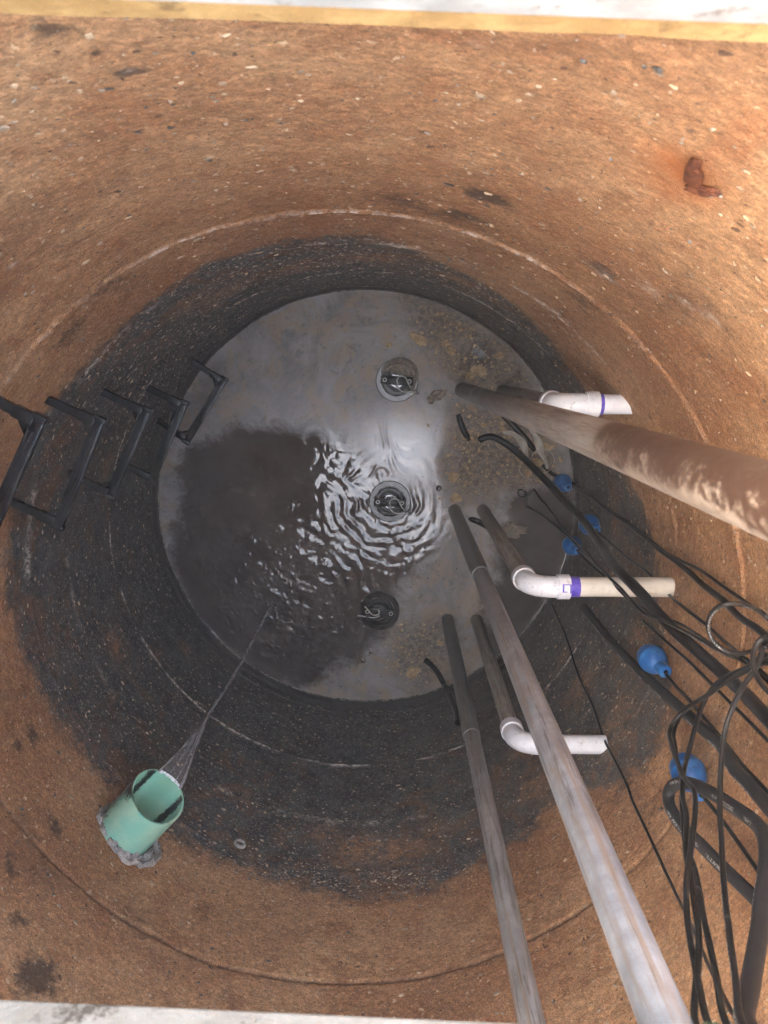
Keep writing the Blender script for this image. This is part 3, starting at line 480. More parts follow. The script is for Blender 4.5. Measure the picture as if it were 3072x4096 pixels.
d0 = np.hypot(X - SPL[0], Y - SPL[1]); d1 = np.hypot(X - PUMPS[1][0], Y - PUMPS[1][1])
calm = sstep(-.9, .5, clear_a)
wx = X + .07 * fbm(X * 5 + 50, Y * 5 + 50, 231) + .050 * fbm(X * 15 + 50, Y * 15 + 50, 233, 0, 2); wy = Y + .07 * fbm(X * 5 + 70, Y * 5 + 20, 241) + .050 * fbm(X * 15 + 9, Y * 15 + 70, 243, 0, 2)
dd1 = np.hypot(wx - PUMPS[1][0], wy - PUMPS[1][1]); dd0 = np.hypot(wx - SPL[0], wy - SPL[1])
def gnoise(lam, seed, o=2): return fbm(X / lam + 300, Y / lam + 300, seed, 0, o)
lee = sstep(1.15, .5, d0)
h = .0019 * np.sin(dd1 * 2 * math.pi / .060) * np.exp(-((d1 - .19) / .16)**2) * np.clip(gnoise(.10, 251) * 5 + .6, 0, 1.5)
h += .0016 * np.sin(dd0 * 2 * math.pi / .075) * np.exp(-((d0 - .62) / .30)**2) * np.clip(gnoise(.12, 257) * 4 + .6, 0, 1.5)
chop = gnoise(.060, 261, 3) * .0042 + gnoise(.024, 271, 2) * .0014 + .010 * np.clip(gnoise(.030, 273, 2) - .20, 0, 1)
h = (h + chop * (np.exp(-(d0 / .42)**2) * 2.2 + .30 * np.exp(-(d1 / .40)**2))) * calm
quiet = np.exp(-(((X + .55) / .32)**2 + ((Y - .05) / .24)**2)); h *= 1 - .92 * quiet
h += (.0030 * gnoise(.20, 283, 3) + .0022 * gnoise(.075, 285, 2)) * calm
h += .0045 * gnoise(.13, 281, 2) * film * (1 - .3 * calm)
# rows of small slanting wrinkles in the film north of the middle pump
h += .0010 * np.sin((X * .95 + Y * .45 + .03 * gnoise(.2, 291) * 9) * 2 * math.pi / .075) * np.exp(-(((X - .14) / .36)**2 + ((Y - .27) / .22)**2)) * np.clip(gnoise(.10, 301) * 3 + .4, 0, 1.4)
h += .0035 * gnoise(.05, 311, 3) * crust_a + .002 * np.clip(gnoise(.02, 321), 0, 1) * crust_a
h += .006 * np.exp(-((d0) / .035)**2) * np.abs(gnoise(.012, 331))
h += .004 * sstep(R - .02, R + .005, RRr)               # meniscus
Vq = np.stack([X, Y, h], -1).reshape(-1, 3)
Fq = grid_faces(NR, NT_); Fq = np.vstack([Fq, np.stack([np.arange(NR - 1) * NT_ + NT_ - 1, np.arange(1, NR) * NT_ + NT_ - 1, np.arange(1, NR) * NT_, np.arange(NR - 1) * NT_], -1)])
water = link('water', np_mesh('water', Vq, Fq, True, dict(clear=clear_a, film=film, crust=crust_a, chop=np.clip(np.exp(-(d0 / .40)**2) * calm * 1.2, 0, 1))), M_WATER)
water['kind'] = 'structure'; water['label'] = 'murky brown water with grey floating scum in the well'

# ------------------------------------------------------------------ roof slab, frame, beam, added sun-blocking leaves, ground
RZ = math.radians(-2.3); MR = Matrix.Rotation(RZ, 4, 'Z')
XA, XB, YA, YB = -.60, 1.14, -1.15, 1.103
XC = [-1.7, XA, XB, 1.7]; YC = [-1.7, YA, YB, 1.7]
bm = bmesh.new()
for i in range(3):
    for j in range(3):
        if (i, j) == (1, 1): continue
        def q(pts): bm.faces.new([bm.verts.new(MR @ Vector(p)) for p in pts])
        x0, x1, y0, y1 = XC[i], XC[i + 1], YC[j], YC[j + 1]
        for z, fl in ((3.75, -1), (3.89, 1)):
            P = [(x0, y0, z), (x1, y0, z), (x1, y1, z), (x0, y1, z)]; q(P[::fl])
        for di, dj, a, b in ((1, 0, (x1, y0), (x1, y1)), (-1, 0, (x0, y1), (x0, y0)), (0, 1, (x1, y1), (x0, y1)), (0, -1, (x0, y0), (x1, y0))):
            ni, nj = i + di, j + dj
            if (ni, nj) == (1, 1) or not (0 <= ni < 3 and 0 <= nj < 3): q([(*a, 3.75), (*b, 3.75), (*b, 3.89), (*a, 3.89)])
bmesh.ops.remove_doubles(bm, verts=bm.verts, dist=1e-5)
bmesh.ops.subdivide_edges(bm, edges=[e for e in bm.edges if abs(e.verts[0].co.z - e.verts[1].co.z) < 1e-4 and e.calc_length() > 1.2], cuts=60, use_grid_fill=True)
for v in bm.verts:                                        # chipped, uneven lower arris of the opening
    if v.co.z < 3.76: v.co.z += .016 * (vnoise(np.array([v.co.x * 6 + 40]), np.array([v.co.y * 6 + 40]), 400)[0] - .5) + .006 * (vnoise(np.array([v.co.x * 24 + 40]), np.array([v.co.y * 24 + 40]), 401)[0] - .5)
slab = link('roof_slab', bm_mesh('roof_slab', bm), M_LIP); slab.data.materials.append(M_CONC)
for p in slab.data.polygons: p.material_index = 1 if abs(p.normal.z) > .7 else 0
tag(slab, 'concrete roof slab, edges painted rusty and sunlit yellow, with the rectangular access opening', 'slab')
fr = thing('opening_surround', 'pale metal frame lining the top of the access opening', 'hatch frame', (0, 0, 0), (0, 0, RZ))
def bar(name, lo, hi, mat, parent, bev=.004):
    b = bmesh.new(); add_box(b, lo, hi, bev); return link(name, bm_mesh(name, b), mat, parent)
M_FR = simple('weathered_frame_metal', (.30, .295, .28), (.46, .45, .43), 12, .6, .2, .002, 60, (.10, .06, .04), .7, 22)
bar('frame_rail', (XA, 1.094, 3.806), (XB, 1.125, 3.93), M_FR, fr)
bar('frame_rail', (XA, YA - .025, 3.793), (XB, YA + .008, 3.93), M_FR, fr)
bar('frame_rail', (XA - .025, YA - .025, 3.793), (XA - .0005, 1.125, 3.93), M_FR, fr)
bar('frame_rail', (XB + .0005, YA - .025, 3.793), (XB + .025, 1.125, 3.93), M_FR, fr)
beam = link('crossbeam', (lambda b: (add_box(b, (XA + .001, -.075, 3.735), (XB - .001, .047, 3.785), .006), bm_mesh('crossbeam', b))[1])(bmesh.new()), M_BEAM, None, (0, 0, 0), (0, 0, RZ))
tag(beam, 'pale concrete crossbeam spanning the opening at the bottom edge', 'beam')
leaf = thing('sun_block_leaf', 'unseen leaf added to block the sun, standing upright at the far end of the opening', 'added sun-blocking leaf', (0, 0, 0), (0, 0, RZ))
bar('block_panel', (XA, YA - .065, 3.94), (XB, YA - .045, 4.98), M_ALU, leaf)  # added out of view to keep direct sun out of the well
for k in range(4): bar('block_rib', (XA + .06 + k * .5, YA - .0448, 3.98), (XA + .11 + k * .5, YA - .015, 4.94), M_ALU, leaf)
leaf = thing('sun_block_leaf', 'unseen leaf added to block the sun, standing upright along the left side of the opening', 'added sun-blocking leaf', (0, 0, 0), (0, 0, RZ))
bar('block_panel', (XA - .065, YA - .4, 3.94), (XA - .045, YB + .05, 5.02), M_ALU, leaf)  # second unseen panel, added to block the sun from the left
for k in range(5): bar('block_rib', (XA - .0448, YA + .1 + k * .48, 3.98), (XA - .015, YA + .15 + k * .48, 4.98), M_ALU, leaf)
gb = bmesh.new(); rings = []
for rad in (2.6, 3.2, 6, 20, 80, 400):
    rings.append([gb.verts.new((rad * math.cos(2 * math.pi * k / 64), rad * math.sin(2 * math.pi * k / 64), 3.80)) for k in range(64)])
for a, b in zip(rings[:-1], rings[1:]):
    for k in range(64): gb.faces.new((a[k], a[(k + 1) % 64], b[(k + 1) % 64], b[k]))
corner = [gb.verts.new((1.69 * max(-1, min(1, 1.42 * math.cos(2 * math.pi * k / 64))), 1.69 * max(-1, min(1, 1.42 * math.sin(2 * math.pi * k / 64))), 3.80)) for k in range(64)]
for k in range(64): gb.faces.new((corner[k], corner[(k + 1) % 64], rings[0][(k + 1) % 64], rings[0][k]))
g = link('ground', bm_mesh('ground', gb), M_GRASS); g['kind'] = 'structure'
hz = bpy.data.materials.new('haze_air'); hz.use_nodes = True; hz.node_tree.nodes.clear()
hv = hz.node_tree.nodes.new('ShaderNodeVolumePrincipled'); hv.inputs['Color'].default_value = (.97, .97, .98, 1); hv.inputs['Density'].default_value = .0050
ho = hz.node_tree.nodes.new('ShaderNodeOutputMaterial'); hz.node_tree.links.new(hv.outputs[0], ho.inputs['Volume'])
hb = bmesh.new(); add_box(hb, (-450, -450, -1.2), (450, 450, 5.3)); haze = link('haze', bm_mesh('haze', hb), hz); haze['kind'] = 'stuff'

# ------------------------------------------------------------------ pipes
def cyl_pipe(name, p0, p1, r, mat, parent, wall=.005, seg=40, rings=2):
    """open pipe with real wall thickness between two points"""
    p0, p1 = Vector(p0), Vector(p1); L = (p1 - p0).length
    prof = [(r - wall, 0), (r, 0)] + [(r, L * k / rings) for k in range(1, rings)] + [(r, L), (r - wall, L)]
    me = lathe_mesh(name, prof, seg, False, False); M = Matrix.Translation(p0) @ (p1 - p0).to_track_quat('Z', 'Y').to_matrix().to_4x4()
    me.transform(M); return link(name, me, mat, parent)
RISERS = [('A', .547, .658, .0385, .047, 3.95, M_PIPE_A, 'stout grey pipe rising to the right edge, rust blotched over its upper half'),
          ('B', .513, -.035, .033, .0375, 3.73, M_PIPE_B, 'long pale grey pipe with brown streaks rising beside the middle pump'),
          ('C', .483, -.695, .032, .0365, 3.73, M_PIPE_C, 'slim dull grey pipe nearest the bottom pump')]
for nm, x, y, r, r2, zt, mat, lab in RISERS:
    t = thing('riser_pipe', lab, 'pipe', (0, 0, 0), group='vertical riser pipes from the pumps')
    zc = {'A': .9, 'B': 1.45, 'C': 1.52}[nm]
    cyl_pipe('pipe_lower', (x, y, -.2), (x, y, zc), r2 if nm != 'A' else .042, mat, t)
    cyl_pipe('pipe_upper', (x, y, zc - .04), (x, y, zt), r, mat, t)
    ring = tube_mesh('water_ring', [(x + (r2 + .002) * math.cos(a), y + (r2 + .002) * math.sin(a), .003) for a in np.linspace(0, 2 * math.pi, 40)], .0035, 8, False)
def elbow_mesh(name, c, r, rb, n=14, seg=36):
    """quarter bend from vertical (going up) to +x; c = corner where the two axes cross"""
    P = [(c[0] + rb - rb * math.cos(a), c[1], c[2] - rb + rb * math.sin(a)) for a in np.linspace(0, math.pi / 2, n)]
    P = [(c[0], c[1], c[2] - rb - .05)] + P + [(c[0] + rb + .05, c[1], c[2])]
    return tube_mesh(name, P, r, seg, False)
VENTS = [('top', .772, .652, 1.555, 1.07, 'white elbow pipe half hidden behind the rust blotched riser, stub into wall'),
         ('mid', .678, -.033, 1.62, 1.21, 'middle elbow pipe with broad purple primer band and cream stub into wall'),
         ('low', .655, -.696, 1.58, .99, 'lowest elbow pipe, white stub crossing behind the long streaked riser')]
for nm, x, y, z, xe, lab in VENTS:
    t = thing('elbow_pipe', lab, 'pipe', (0, 0, 0), group='elbow pipes that turn into the wall')
    rb, r = .085, .0375
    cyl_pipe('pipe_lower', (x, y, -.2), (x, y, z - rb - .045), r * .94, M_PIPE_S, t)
    el = link('elbow', elbow_mesh('elbow', (x, y, z), r + .004, rb), M_PVC, t)
    prof = [(r + .003, 0), (r + .010, 0), (r + .010, .045), (r + .004, .048)]
    h1 = lathe_mesh('hub', prof, 40, False, False); h1.transform(Matrix.Translation((x, y, z - rb - .062))); link('hub', h1, M_PVC, t)
    h2 = lathe_mesh('hub', prof, 40, False, False); h2.transform(Matrix.Translation((x + rb + .02, y, z)) @ Matrix.Rotation(math.pi / 2, 4, 'Y')); link('hub', h2, M_PVC, t)
    cyl_pipe('stub', (x + rb + .03, y, z), (max(xe, math.sqrt(1.205**2 - y * y)) + .02, y, z), r, M_PVC2 if nm == 'mid' else M_PVC, t)
    if nm != 'low':
        w = .034 if nm == 'mid' else .012
        p = lathe_mesh('primer_band', [(r + .0005, 0), (r + .0018, .001), (r + .0018, w), (r + .0005, w + .001)], 40, False, False)
        p.transform(Matrix.Translation((x + rb + .068, y, z)) @ Matrix.Rotation(math.pi / 2, 4, 'Y')); link('primer_band', p, M_PURPLE, t)
    if nm == 'mid':
        # brushed-on primer drip: a square hook mark on the hub
        px = x + rb + .020; rh = r + .0106; seg = []
        for (xa, xb, aa, ab) in ((.012, .046, 1.96, 2.03), (.012, .018, 1.42, 2.0), (.040, .046, 1.30, 2.0), (.012, .03, 1.38, 1.45)):
            b = len(seg); n_ = 6
            seg.append((xa, xb, aa, ab))
        bm = bmesh.new()
        for xa, xb, aa, ab in seg:
            for k in range(6):
                a0, a1 = aa + (ab - aa) * k / 6, aa + (ab - aa) * (k + 1) / 6
                bm.faces.new([bm.verts.new((px + xx, y - rh * math.cos(an), z + rh * math.sin(an))) for xx, an in ((xa, a0), (xb, a0), (xb, a1), (xa, a1))])
        link('primer_drip', bm_mesh('primer_drip', bm), M_PURPLE, t)

# ------------------------------------------------------------------ pumps
def make_pump(px, py, rz, lab, flip=False, zc=.0):
    t = thing('pump_head', lab, 'pump', (px, py, zc), (0, 0, rz), 'three submerged pump heads')
    link('flange', lathe_mesh('flange', [(.062, -.12), (.121, -.12), (.121, .002), (.117, .006), (.090, .006), (.086, -.004), (.062, -.006)], 72, False, False), M_WETRIM if not flip else M_IRON, t)
    link('cap', lathe_mesh('cap', [(.0845, -.03), (.0845, .014), (.081, .018), (.062, .019), (.058, .015), (.045, .014), (.041, .010), (.0, .010)], 64, False, False), M_IRON, t)
    link('water_film', lathe_mesh('water_film', [(.0408, .0112), (.0, .0112)], 48, False, False), M_FILM, t)
    bm = bmesh.new()
    for rad, nn, hw in ((.0715, 46, .0038), (.051, 34, .0028)):       # worn raised markings round the cap, unreadable
        for k in range(nn):
            if random.random() < .12: continue
            a = 2 * math.pi * k / nn; hgt = random.uniform(.5, 1)
            add_box(bm, (-hw * random.uniform(.25, .5), -hw * 1.2, 0), (hw * random.uniform(.25, .5), hw * 1.2, .0022 * hgt), 0, Matrix.Rotation(a, 4, 'Z') @ Matrix.Translation((0, rad, .0145 if rad < .06 else .0185)) @ Matrix.Rotation(random.uniform(-.5, .5), 4, 'Z'))
    link('raised_mark', bm_mesh('raised_mark', bm), M_IRON, t)['kind'] = 'stuff'
    bm = bmesh.new(); add_box(bm, (-.092, -.0235, .012), (.092, .0235, .040), .004); add_box(bm, (-.05, -.017, .036), (.05, .017, .0425), .003)
    add_box(bm, (-.092, .0195, .036), (.092, .0245, .044), .0015); add_box(bm, (-.092, -.0245, .036), (.092, -.0195, .044), .0015)
    link('lifting_bar', bm_mesh('lifting_bar', bm, True), M_IRON, t)
    for s in (-1, 1):
        b = link('bolt', lathe_mesh('bolt', [(.0115, .038), (.0118, .045), (.0108, .0475), (.0080, .0475), (.0072, .0445)], 24, False, False), M_STEEL, t, (s * .0695, 0, 0))
        link('bolt_core', lathe_mesh('bolt_core', [(.0074, .040), (.0074, .0452), (0, .0452)], 20, False, False), M_IRON, b)
    f = -1 if flip else 1
    P = [(.005 * f, -.020, .050), (.0 * f, .008, .060), (.020 * f, .027, .066), (.045 * f, .020, .062), (.060 * f, -.006, .058), (.075 * f, -.028, .052), (.088 * f, -.042, .048)]
    P2 = [(-.006 * f, -.024, .050), (.012 * f, -.044, .056), (.035 * f, -.058, .054), (.060 * f, -.060, .050), (.095 * f, -.055, .046), (.118 * f, -.060, .040)]
    if flip: P = [(p[0], -p[1] * .6 + .006, p[2]) for p in P]; P2 = [(p[0] * 1.05, p[1] * .45 - .004, p[2]) for p in P2]
    sh = link('shackle', tube_mesh('shackle', spline(P, .004), .0032, 10), M_STEEL, t)
    link('shackle_leg', tube_mesh('shackle_leg', spline(P2, .004), .0032, 10), M_STEEL, sh)
    ch = bmesh.new()
    for k in range(5):
        a = (.068 + .013 * k) * f, -.034 - .007 * k, .052 - .002 * k
        ln = tube_mesh('chain_link', [(a[0] + .009 * math.cos(q), a[1] + .0055 * math.sin(q), a[2] + (.005 * math.sin(q) if k % 2 else 0)) for q in np.linspace(0, 2 * math.pi, 14)], .0022, 6, False)
        link('chain_link', ln, M_IRON, t)
    return t
make_pump(*PUMPS[0], math.radians(-4), 'top pump head, half buried under crusty grey scum', zc=.002)
make_pump(*PUMPS[1], math.radians(-3), 'middle pump head ringed by bright glinting ripples', zc=.002)
make_pump(*PUMPS[2], math.radians(-5), 'bottom pump head at the edge of the splashing brown water', True, zc=.001)
def lumpy(name, n, seed, fn, sub=4):
    bm = bmesh.new(); bmesh.ops.create_icosphere(bm, subdivisions=sub, radius=1); V = np.array([v.co[:] for v in bm.verts])
    nz = fbm(V[:, 0] * 2.2 + 20 + V[:, 2], V[:, 1] * 2.2 + 20 - V[:, 2], seed, 0, 4); W = fn(V, nz)
    for v, w in zip(bm.verts, W): v.co = w
    return bm_mesh(name, bm, True, 80)
def crust_fn(V, nz):
    a = np.arctan2(V[:, 1], V[:, 0]); r = np.hypot(V[:, 0], V[:, 1]); W = np.empty_like(V)
    # crescent hugging the upper-right half of the pump
    ang = math.radians(62) + V[:, 0] * math.radians(98); rad = .088 + V[:, 1] * (.036 * np.cos(V[:, 0] * 1.3) + .010) + .016 * nz
    W[:, 0] = rad * np.cos(ang); W[:, 1] = rad * np.sin(ang); W[:, 2] = .012 + V[:, 2] * .028 * (1 + 1.5 * nz) + .012 * nz; return W
M_CRUST = simple('grey_scum_crust', (.14, .12, .10), (.30, .25, .195), 55, .6, 0, .007, 130, (.06, .052, .045), .6, 90, spec=.25)
c = link('scum_crust', lumpy('scum_crust', 0, 31, crust_fn, 5), M_CRUST, None, (PUMPS[0][0], PUMPS[0][1], 0)); tag(c, 'lumpy grey crust of scum piled on the top pump', 'scum')
c = link('scum_crust', lumpy('scum_crust', 0, 37, lambda V, nz: V * np.array([.042, .020, .012]) * (1 + 1.2 * nz)[:, None], 4), M_CRUST, None, (PUMPS[0][0] + .010, PUMPS[0][1] + .048, .016)); tag(c, 'small pale crust of scum lying on the cap of the top pump', 'scum')

# ------------------------------------------------------------------ floating clumps, bubbles, rags
LABS = ['long brown grease clump floating up and right of the top pump', 'upper of two small tan lumps between the long brown clump and the round dark gap', 'lower of two small tan lumps between the long brown clump and the round dark gap',
        'small tan lump right of the round dark gap in the scum', 'square brown grease clump just under the round dark gap', 'small tan lump touching the left side of the square brown clump',
        'tan grease clump floating left of the thick arching cable', 'tan grease lump touching the foot of the long streaked pipe', 'tan lump near the blue float at the water line', 'golden lump under the thick arching cable, near the wire arc', 'small tan lump beside the foot of the thick arching cable', 'tiny tan lump just under the stout rust blotched pipe',
        'golden grease clump floating low, right of the bottom pump', 'flat tan grease patch right of the top pump', 'lumpy grey clump floating alone in the dark water beyond the middle elbow pipe', 'tan lump under the broad pale strip', 'flat tan scum clump below the wire ring', 'small tan lump floating above the top pump', 'small tan lump left of the slim dull pipe foot', 'small tan lump between the wall and the hidden elbow pipe']
for k, (x, y, r, e, ang) in enumerate(CLUMPS):
    def fn(V, nz, r=r, e=e):
        s = 1 + .95 * nz; return np.stack([V[:, 0] * r * s, V[:, 1] * r * e * s, V[:, 2] * min(.010, r * .3) * s + .012 * nz], -1)
    flat = k in (13,)
    o = link('grease_clump', lumpy('grease_clump', 0, 500 + 9 * k, fn, 4), M_CRUST if k in (14, 13) else M_CLUMP, None, (x, y, .001), (0, 0, math.radians(-ang)))
    tag(o, LABS[k], 'grease clump', 'grease clumps floating on the scum')
cr_n = 0; bm = bmesh.new()
while cr_n < 520:
    x, y = rng.uniform(-.2, 1.15), rng.uniform(-1.1, 1.15)
    if math.hypot(x, y) > 1.17: continue
    dcr = max(polydist(np.array(x), np.array(y), P).item() for P in CRUST)
    if dcr < rng.normal(-.02, .05): continue
    cr_n += 1; r = float(np.clip(rng.lognormal(-5.3, .45), .002, .012)); g_ = bmesh.ops.create_icosphere(bm, subdivisions=1, radius=1)
    ang = rng.uniform(0, 6.3); M = Matrix.Translation((x, y, .001)) @ Matrix.Rotation(ang, 4, 'Z') @ Matrix.Diagonal((r * rng.uniform(.8, 1.8), r, r * .5, 1))
    for v in g_['verts']: v.co = M @ (v.co * rng.uniform(.7, 1.25))
cr = link('scum_crumbs', bm_mesh('scum_crumbs', bm, True, 50), M_CLUMP); cr['kind'] = 'stuff'; cr['label'] = 'tan crumbs scattered through the scum crust'; cr['category'] = 'scum'
M_BUB = simple('bubble_film', (.05, .045, .04), (.07, .06, .055), 20, .10, 0, .0, spec=.95)
BL = ['large round bubble right of the middle pump', 'small bubble below and right of the middle pump', 'large round bubble below the bottom pump', 'small bubble beside the large one below the bottom pump']
for x, y, r in BUB:
    if r >= .008:
        o = link('bubble', lathe_mesh('bubble', [(r * 1.12, -.002), (r * 1.02, .001)] + [(r * math.cos(a), r * .75 * math.sin(a)) for a in np.linspace(.1, 1.45, 7)], 24, False, True), M_BUB, None, (x, y, .001))
        tag(o, BL.pop(0), 'bubble', 'bubbles floating on the water')
bm = bmesh.new()
for k in range(330):
    while True:
        x, y = rng.normal(SPL[0] + .25, .38), rng.normal(SPL[1] + .22, .36)
        if math.hypot(x, y) < 1.15: break
    r = rng.uniform(.0018, .0055); bmesh.ops.create_icosphere(bm, subdivisions=2, radius=r, matrix=Matrix.Translation((x, y, .002)))
for k in range(150):
    a = rng.uniform(0, 6.28); q = abs(rng.normal(0, .045)); r = rng.uniform(.0015, .0042)
    bmesh.ops.create_icosphere(bm, subdivisions=2, radius=r, matrix=Matrix.Translation((SPL[0] + q * math.cos(a), SPL[1] + q * math.sin(a), .003 + abs(rng.normal(0, .006)))))
o = link('froth', bm_mesh('froth', bm, True, 80), M_BUB); o['kind'] = 'stuff'; o['label'] = 'fine bubbles of froth round the splash'; o['category'] = 'froth'
for k, P in enumerate(RAG):
    Q = spline(P, .006); n = len(Q); t = np.linspace(0, 1, n); w = .020 * np.sin(math.pi * np.clip(t * .92 + .06, 0, 1))**.7 + .003
    T = np.gradient(Q, axis=0); T /= np.linalg.norm(T, axis=1)[:, None]; S_ = np.stack([-T[:, 1], T[:, 0], np.zeros(n)], 1)
    tw = .9 * np.sin(t * 5 + k); S_ = S_ * np.cos(tw)[:, None] + np.array([0, 0, 1]) * np.sin(tw)[:, None]
    bm = bmesh.new(); cols = []
    for i in range(n):
        up = Vector(np.cross(T[i], S_[i])) * .0015; c0 = Vector(Q[i]) + Vector((0, 0, .010 + .008 * math.sin(t[i] * 3.1)))
        cols.append([bm.verts.new(c0 + Vector(S_[i]) * w[i] * s + up * u + up * (-5 * s * s)) for s, u in ((-1, 1), (0, 1), (1, 1), (1, -1), (0, -1), (-1, -1))])
    for a, b in zip(cols[:-1], cols[1:]):
        for j in range(6): bm.faces.new((a[j], a[(j + 1) % 6], b[(j + 1) % 6], b[j]))
    o = link('rag_strip', bm_mesh('rag_strip', bm, True, 60), M_RAG)
    tag(o, ['thin curled pale strip floating nearer the thick bent cable', 'broad pale strip lying across the wire ring'][k], 'strip', 'pale strips caught in the scum')
cx, cy, _ = RING[0]
M_WIRE = simple('pale_wire', (.28, .25, .21), (.40, .36, .31), 40, .4, .3, .0005)
P = [(cx + .066 * math.cos(a), cy + .070 * math.sin(a), .014 + .012 * math.sin(a + 1)) for a in np.linspace(0, 2 * math.pi, 64)]
tag(link('wire_ring', tube_mesh('wire_ring', P, .0028, 8, False), M_WIRE), 'thin pale wire ring floating by the blue float at the far wall', 'ring')
P = [(cx - .055 + .075 * math.cos(a), cy - .045 + .06 * math.sin(a), .012 + .006 * math.sin(a * 2)) for a in np.linspace(math.pi * .75, math.pi * 1.9, 40)]
tag(link('wire_arc', tube_mesh('wire_arc', P, .0030, 8), M_WIRE), 'loose pale arc of wire below the wire ring', 'wire')

# ------------------------------------------------------------------ ladder steps
M_STEP = M_RUNG
STEPS = [(146.0, 164.0, 1.854), (145.4, 162.6, 1.360), (145.4, 163.6, .782), (137.9, 155.4, .293), (143.2, 160.6, 2.380)]
SLAB = ['ladder step second from the left edge, its near leg overlapping its neighbour', 'middle ladder step of the row, on the black wall', 'ladder step against the wall just above the water line', 'lowest ladder step, standing out over the grey water', 'topmost ladder step, cut off by the left edge of the photo']
def bar_section(bm, p0, p1, w, h, up, bev=.004):
    p0, p1 = Vector(p0), Vector(p1); d = p1 - p0; L = d.length; d.normalize(); upv = Vector(up); s = d.cross(upv).normalized()
    M = Matrix((( *d, 0), (*s, 0), (*upv, 0), (0, 0, 0, 1))).transposed(); M.translation = p0
    return add_box(bm, (0, -w / 2, -h / 2), (L, w / 2, h / 2), bev, M)
for k, (a0, a1, z) in enumerate(STEPS):
    am = math.radians((a0 + a1) / 2); rad = Vector((math.cos(am), math.sin(am), 0)); tan = Vector((-rad.y, rad.x, 0))
    t = thing('ladder_step', SLAB[k], 'ladder step', rad * (R * math.cos(math.radians((a1 - a0) / 2))) + Vector((0, 0, z)), (0, 0, am), 'black ladder steps set in the wall')
    hw = R * math.sin(math.radians((a1 - a0) / 2)); out = -.205 + R * (1 - math.cos(math.radians((a1 - a0) / 2)))
    for s in (-1, 1):
        b = bmesh.new(); bar_section(b, (.06, s * hw, 0), (out + .012, s * hw * 1.0, 0), .030, .028, (0, 0, 1), .006)
        bar_section(b, (out + .075, s * hw, .001), (out + .010, s * hw, .001), .037, .033, (0, 0, 1), .007)
        # gusset in the inside corner
        vs = [b.verts.new(Vector((out + .028, s * (hw - .008), zz)) ) for zz in (-.008, .008)] + [b.verts.new(Vector((out + .062, s * (hw - .008), zz))) for zz in (-.008, .008)] + [b.verts.new(Vector((out + .02, s * (hw - .048), zz))) for zz in (-.008, .008)]
        for f in ((0, 2, 4), (1, 5, 3), (2, 3, 5, 4), (0, 4, 5, 1), (0, 1, 3, 2)): b.faces.new([vs[i] for i in f])
        link('side_arm', bm_mesh('side_arm', b, True), M_STEP, t)
    b = bmesh.new(); bar_section(b, (out, -hw - .020, 0), (out, hw + .020, 0), .039, .026, (0, 0, 1), .005)
    for dx in (-.012, 0, .012): bar_section(b, (out + dx, -hw + .03, .013), (out + dx, hw - .03, .013), .004, .006, (0, 0, 1), .0012)
    for s in (-1, 1): bar_section(b, (out, s * (hw + .004), .0), (out, s * (hw + .024), .0), .046, .034, (0, 0, 1), .006)
    link('tread', bm_mesh('tread', b, True), M_STEP, t)

# ------------------------------------------------------------------ green inlet pipe, mortar, falling water
ia = math.radians(-132.4); inw = Vector((-math.cos(ia), -math.sin(ia), 0)); side = Vector((-inw.y, inw.x, 0)); IZ = 1.895
PC = Vector((-.695, -.752, IZ)); ro, ri, seg = .1065, .0985, 72
inlet = thing('inlet_pipe', 'mint green inlet pipe jutting from the wall, pouring water', 'pipe')
V = []; F = []; dirt = []; flow = []
NL = 26; rows = []
for surf in (0, 1):
    for i in range(NL):
        row = []
        for k in range(seg):
            a = 2 * math.pi * k / seg; rr_ = ro if surf == 0 else ri
            cs, sn = math.cos(a), math.sin(a)                       # sn = up
            end = -.27 * sn * ro / ro * .1065                       # oblique cut: the bottom reaches further out
            L = -.32 + (.32 + end) * (i / (NL - 1))
            p = PC + inw * L + side * (cs * rr_) + Vector((0, 0, sn * rr_))
            row.append(len(V)); V.append(p)
            if surf == 1:
                a_ = a + .05 * math.sin(i * .35); d = max(math.exp(-((a_ - math.radians(270 + 48)) / .27)**2), math.exp(-((a_ - math.radians(270 - 52)) / .25)**2)) * .74
                d = max(d, .55 * sstep(.1, .7, np.array(sn)).item()); fl = float(np.exp(-((a - math.radians(268)) / .36)**4))
            else:
                d = .12 + .42 * max(0, math.cos(a - math.radians(5)))**5 + .30 * math.exp(-((i - NL + 1) / 2.2)**2) * (.5 + .5 * math.sin(a * 3)); fl = 0
            dirt.append(d); flow.append(fl)
        rows.append(row)
for s0 in (0, NL):
    for i in range(NL - 1):
        for k in range(seg):
            q = (rows[s0 + i][k], rows[s0 + i][(k + 1) % seg], rows[s0 + i + 1][(k + 1) % seg], rows[s0 + i + 1][k]); F.append(q if s0 == 0 else q[::-1])
for k in range(seg): F.append((rows[NL - 1][k], rows[NL - 1][(k + 1) % seg], rows[2 * NL - 1][(k + 1) % seg], rows[2 * NL - 1][k]))
link('pipe_barrel', np_mesh('pipe_barrel', [tuple(v) for v in V], F, True, dict(dirt=dirt, flow=flow)), M_GREEN, inlet).data.set_sharp_from_angle(angle=math.radians(40))
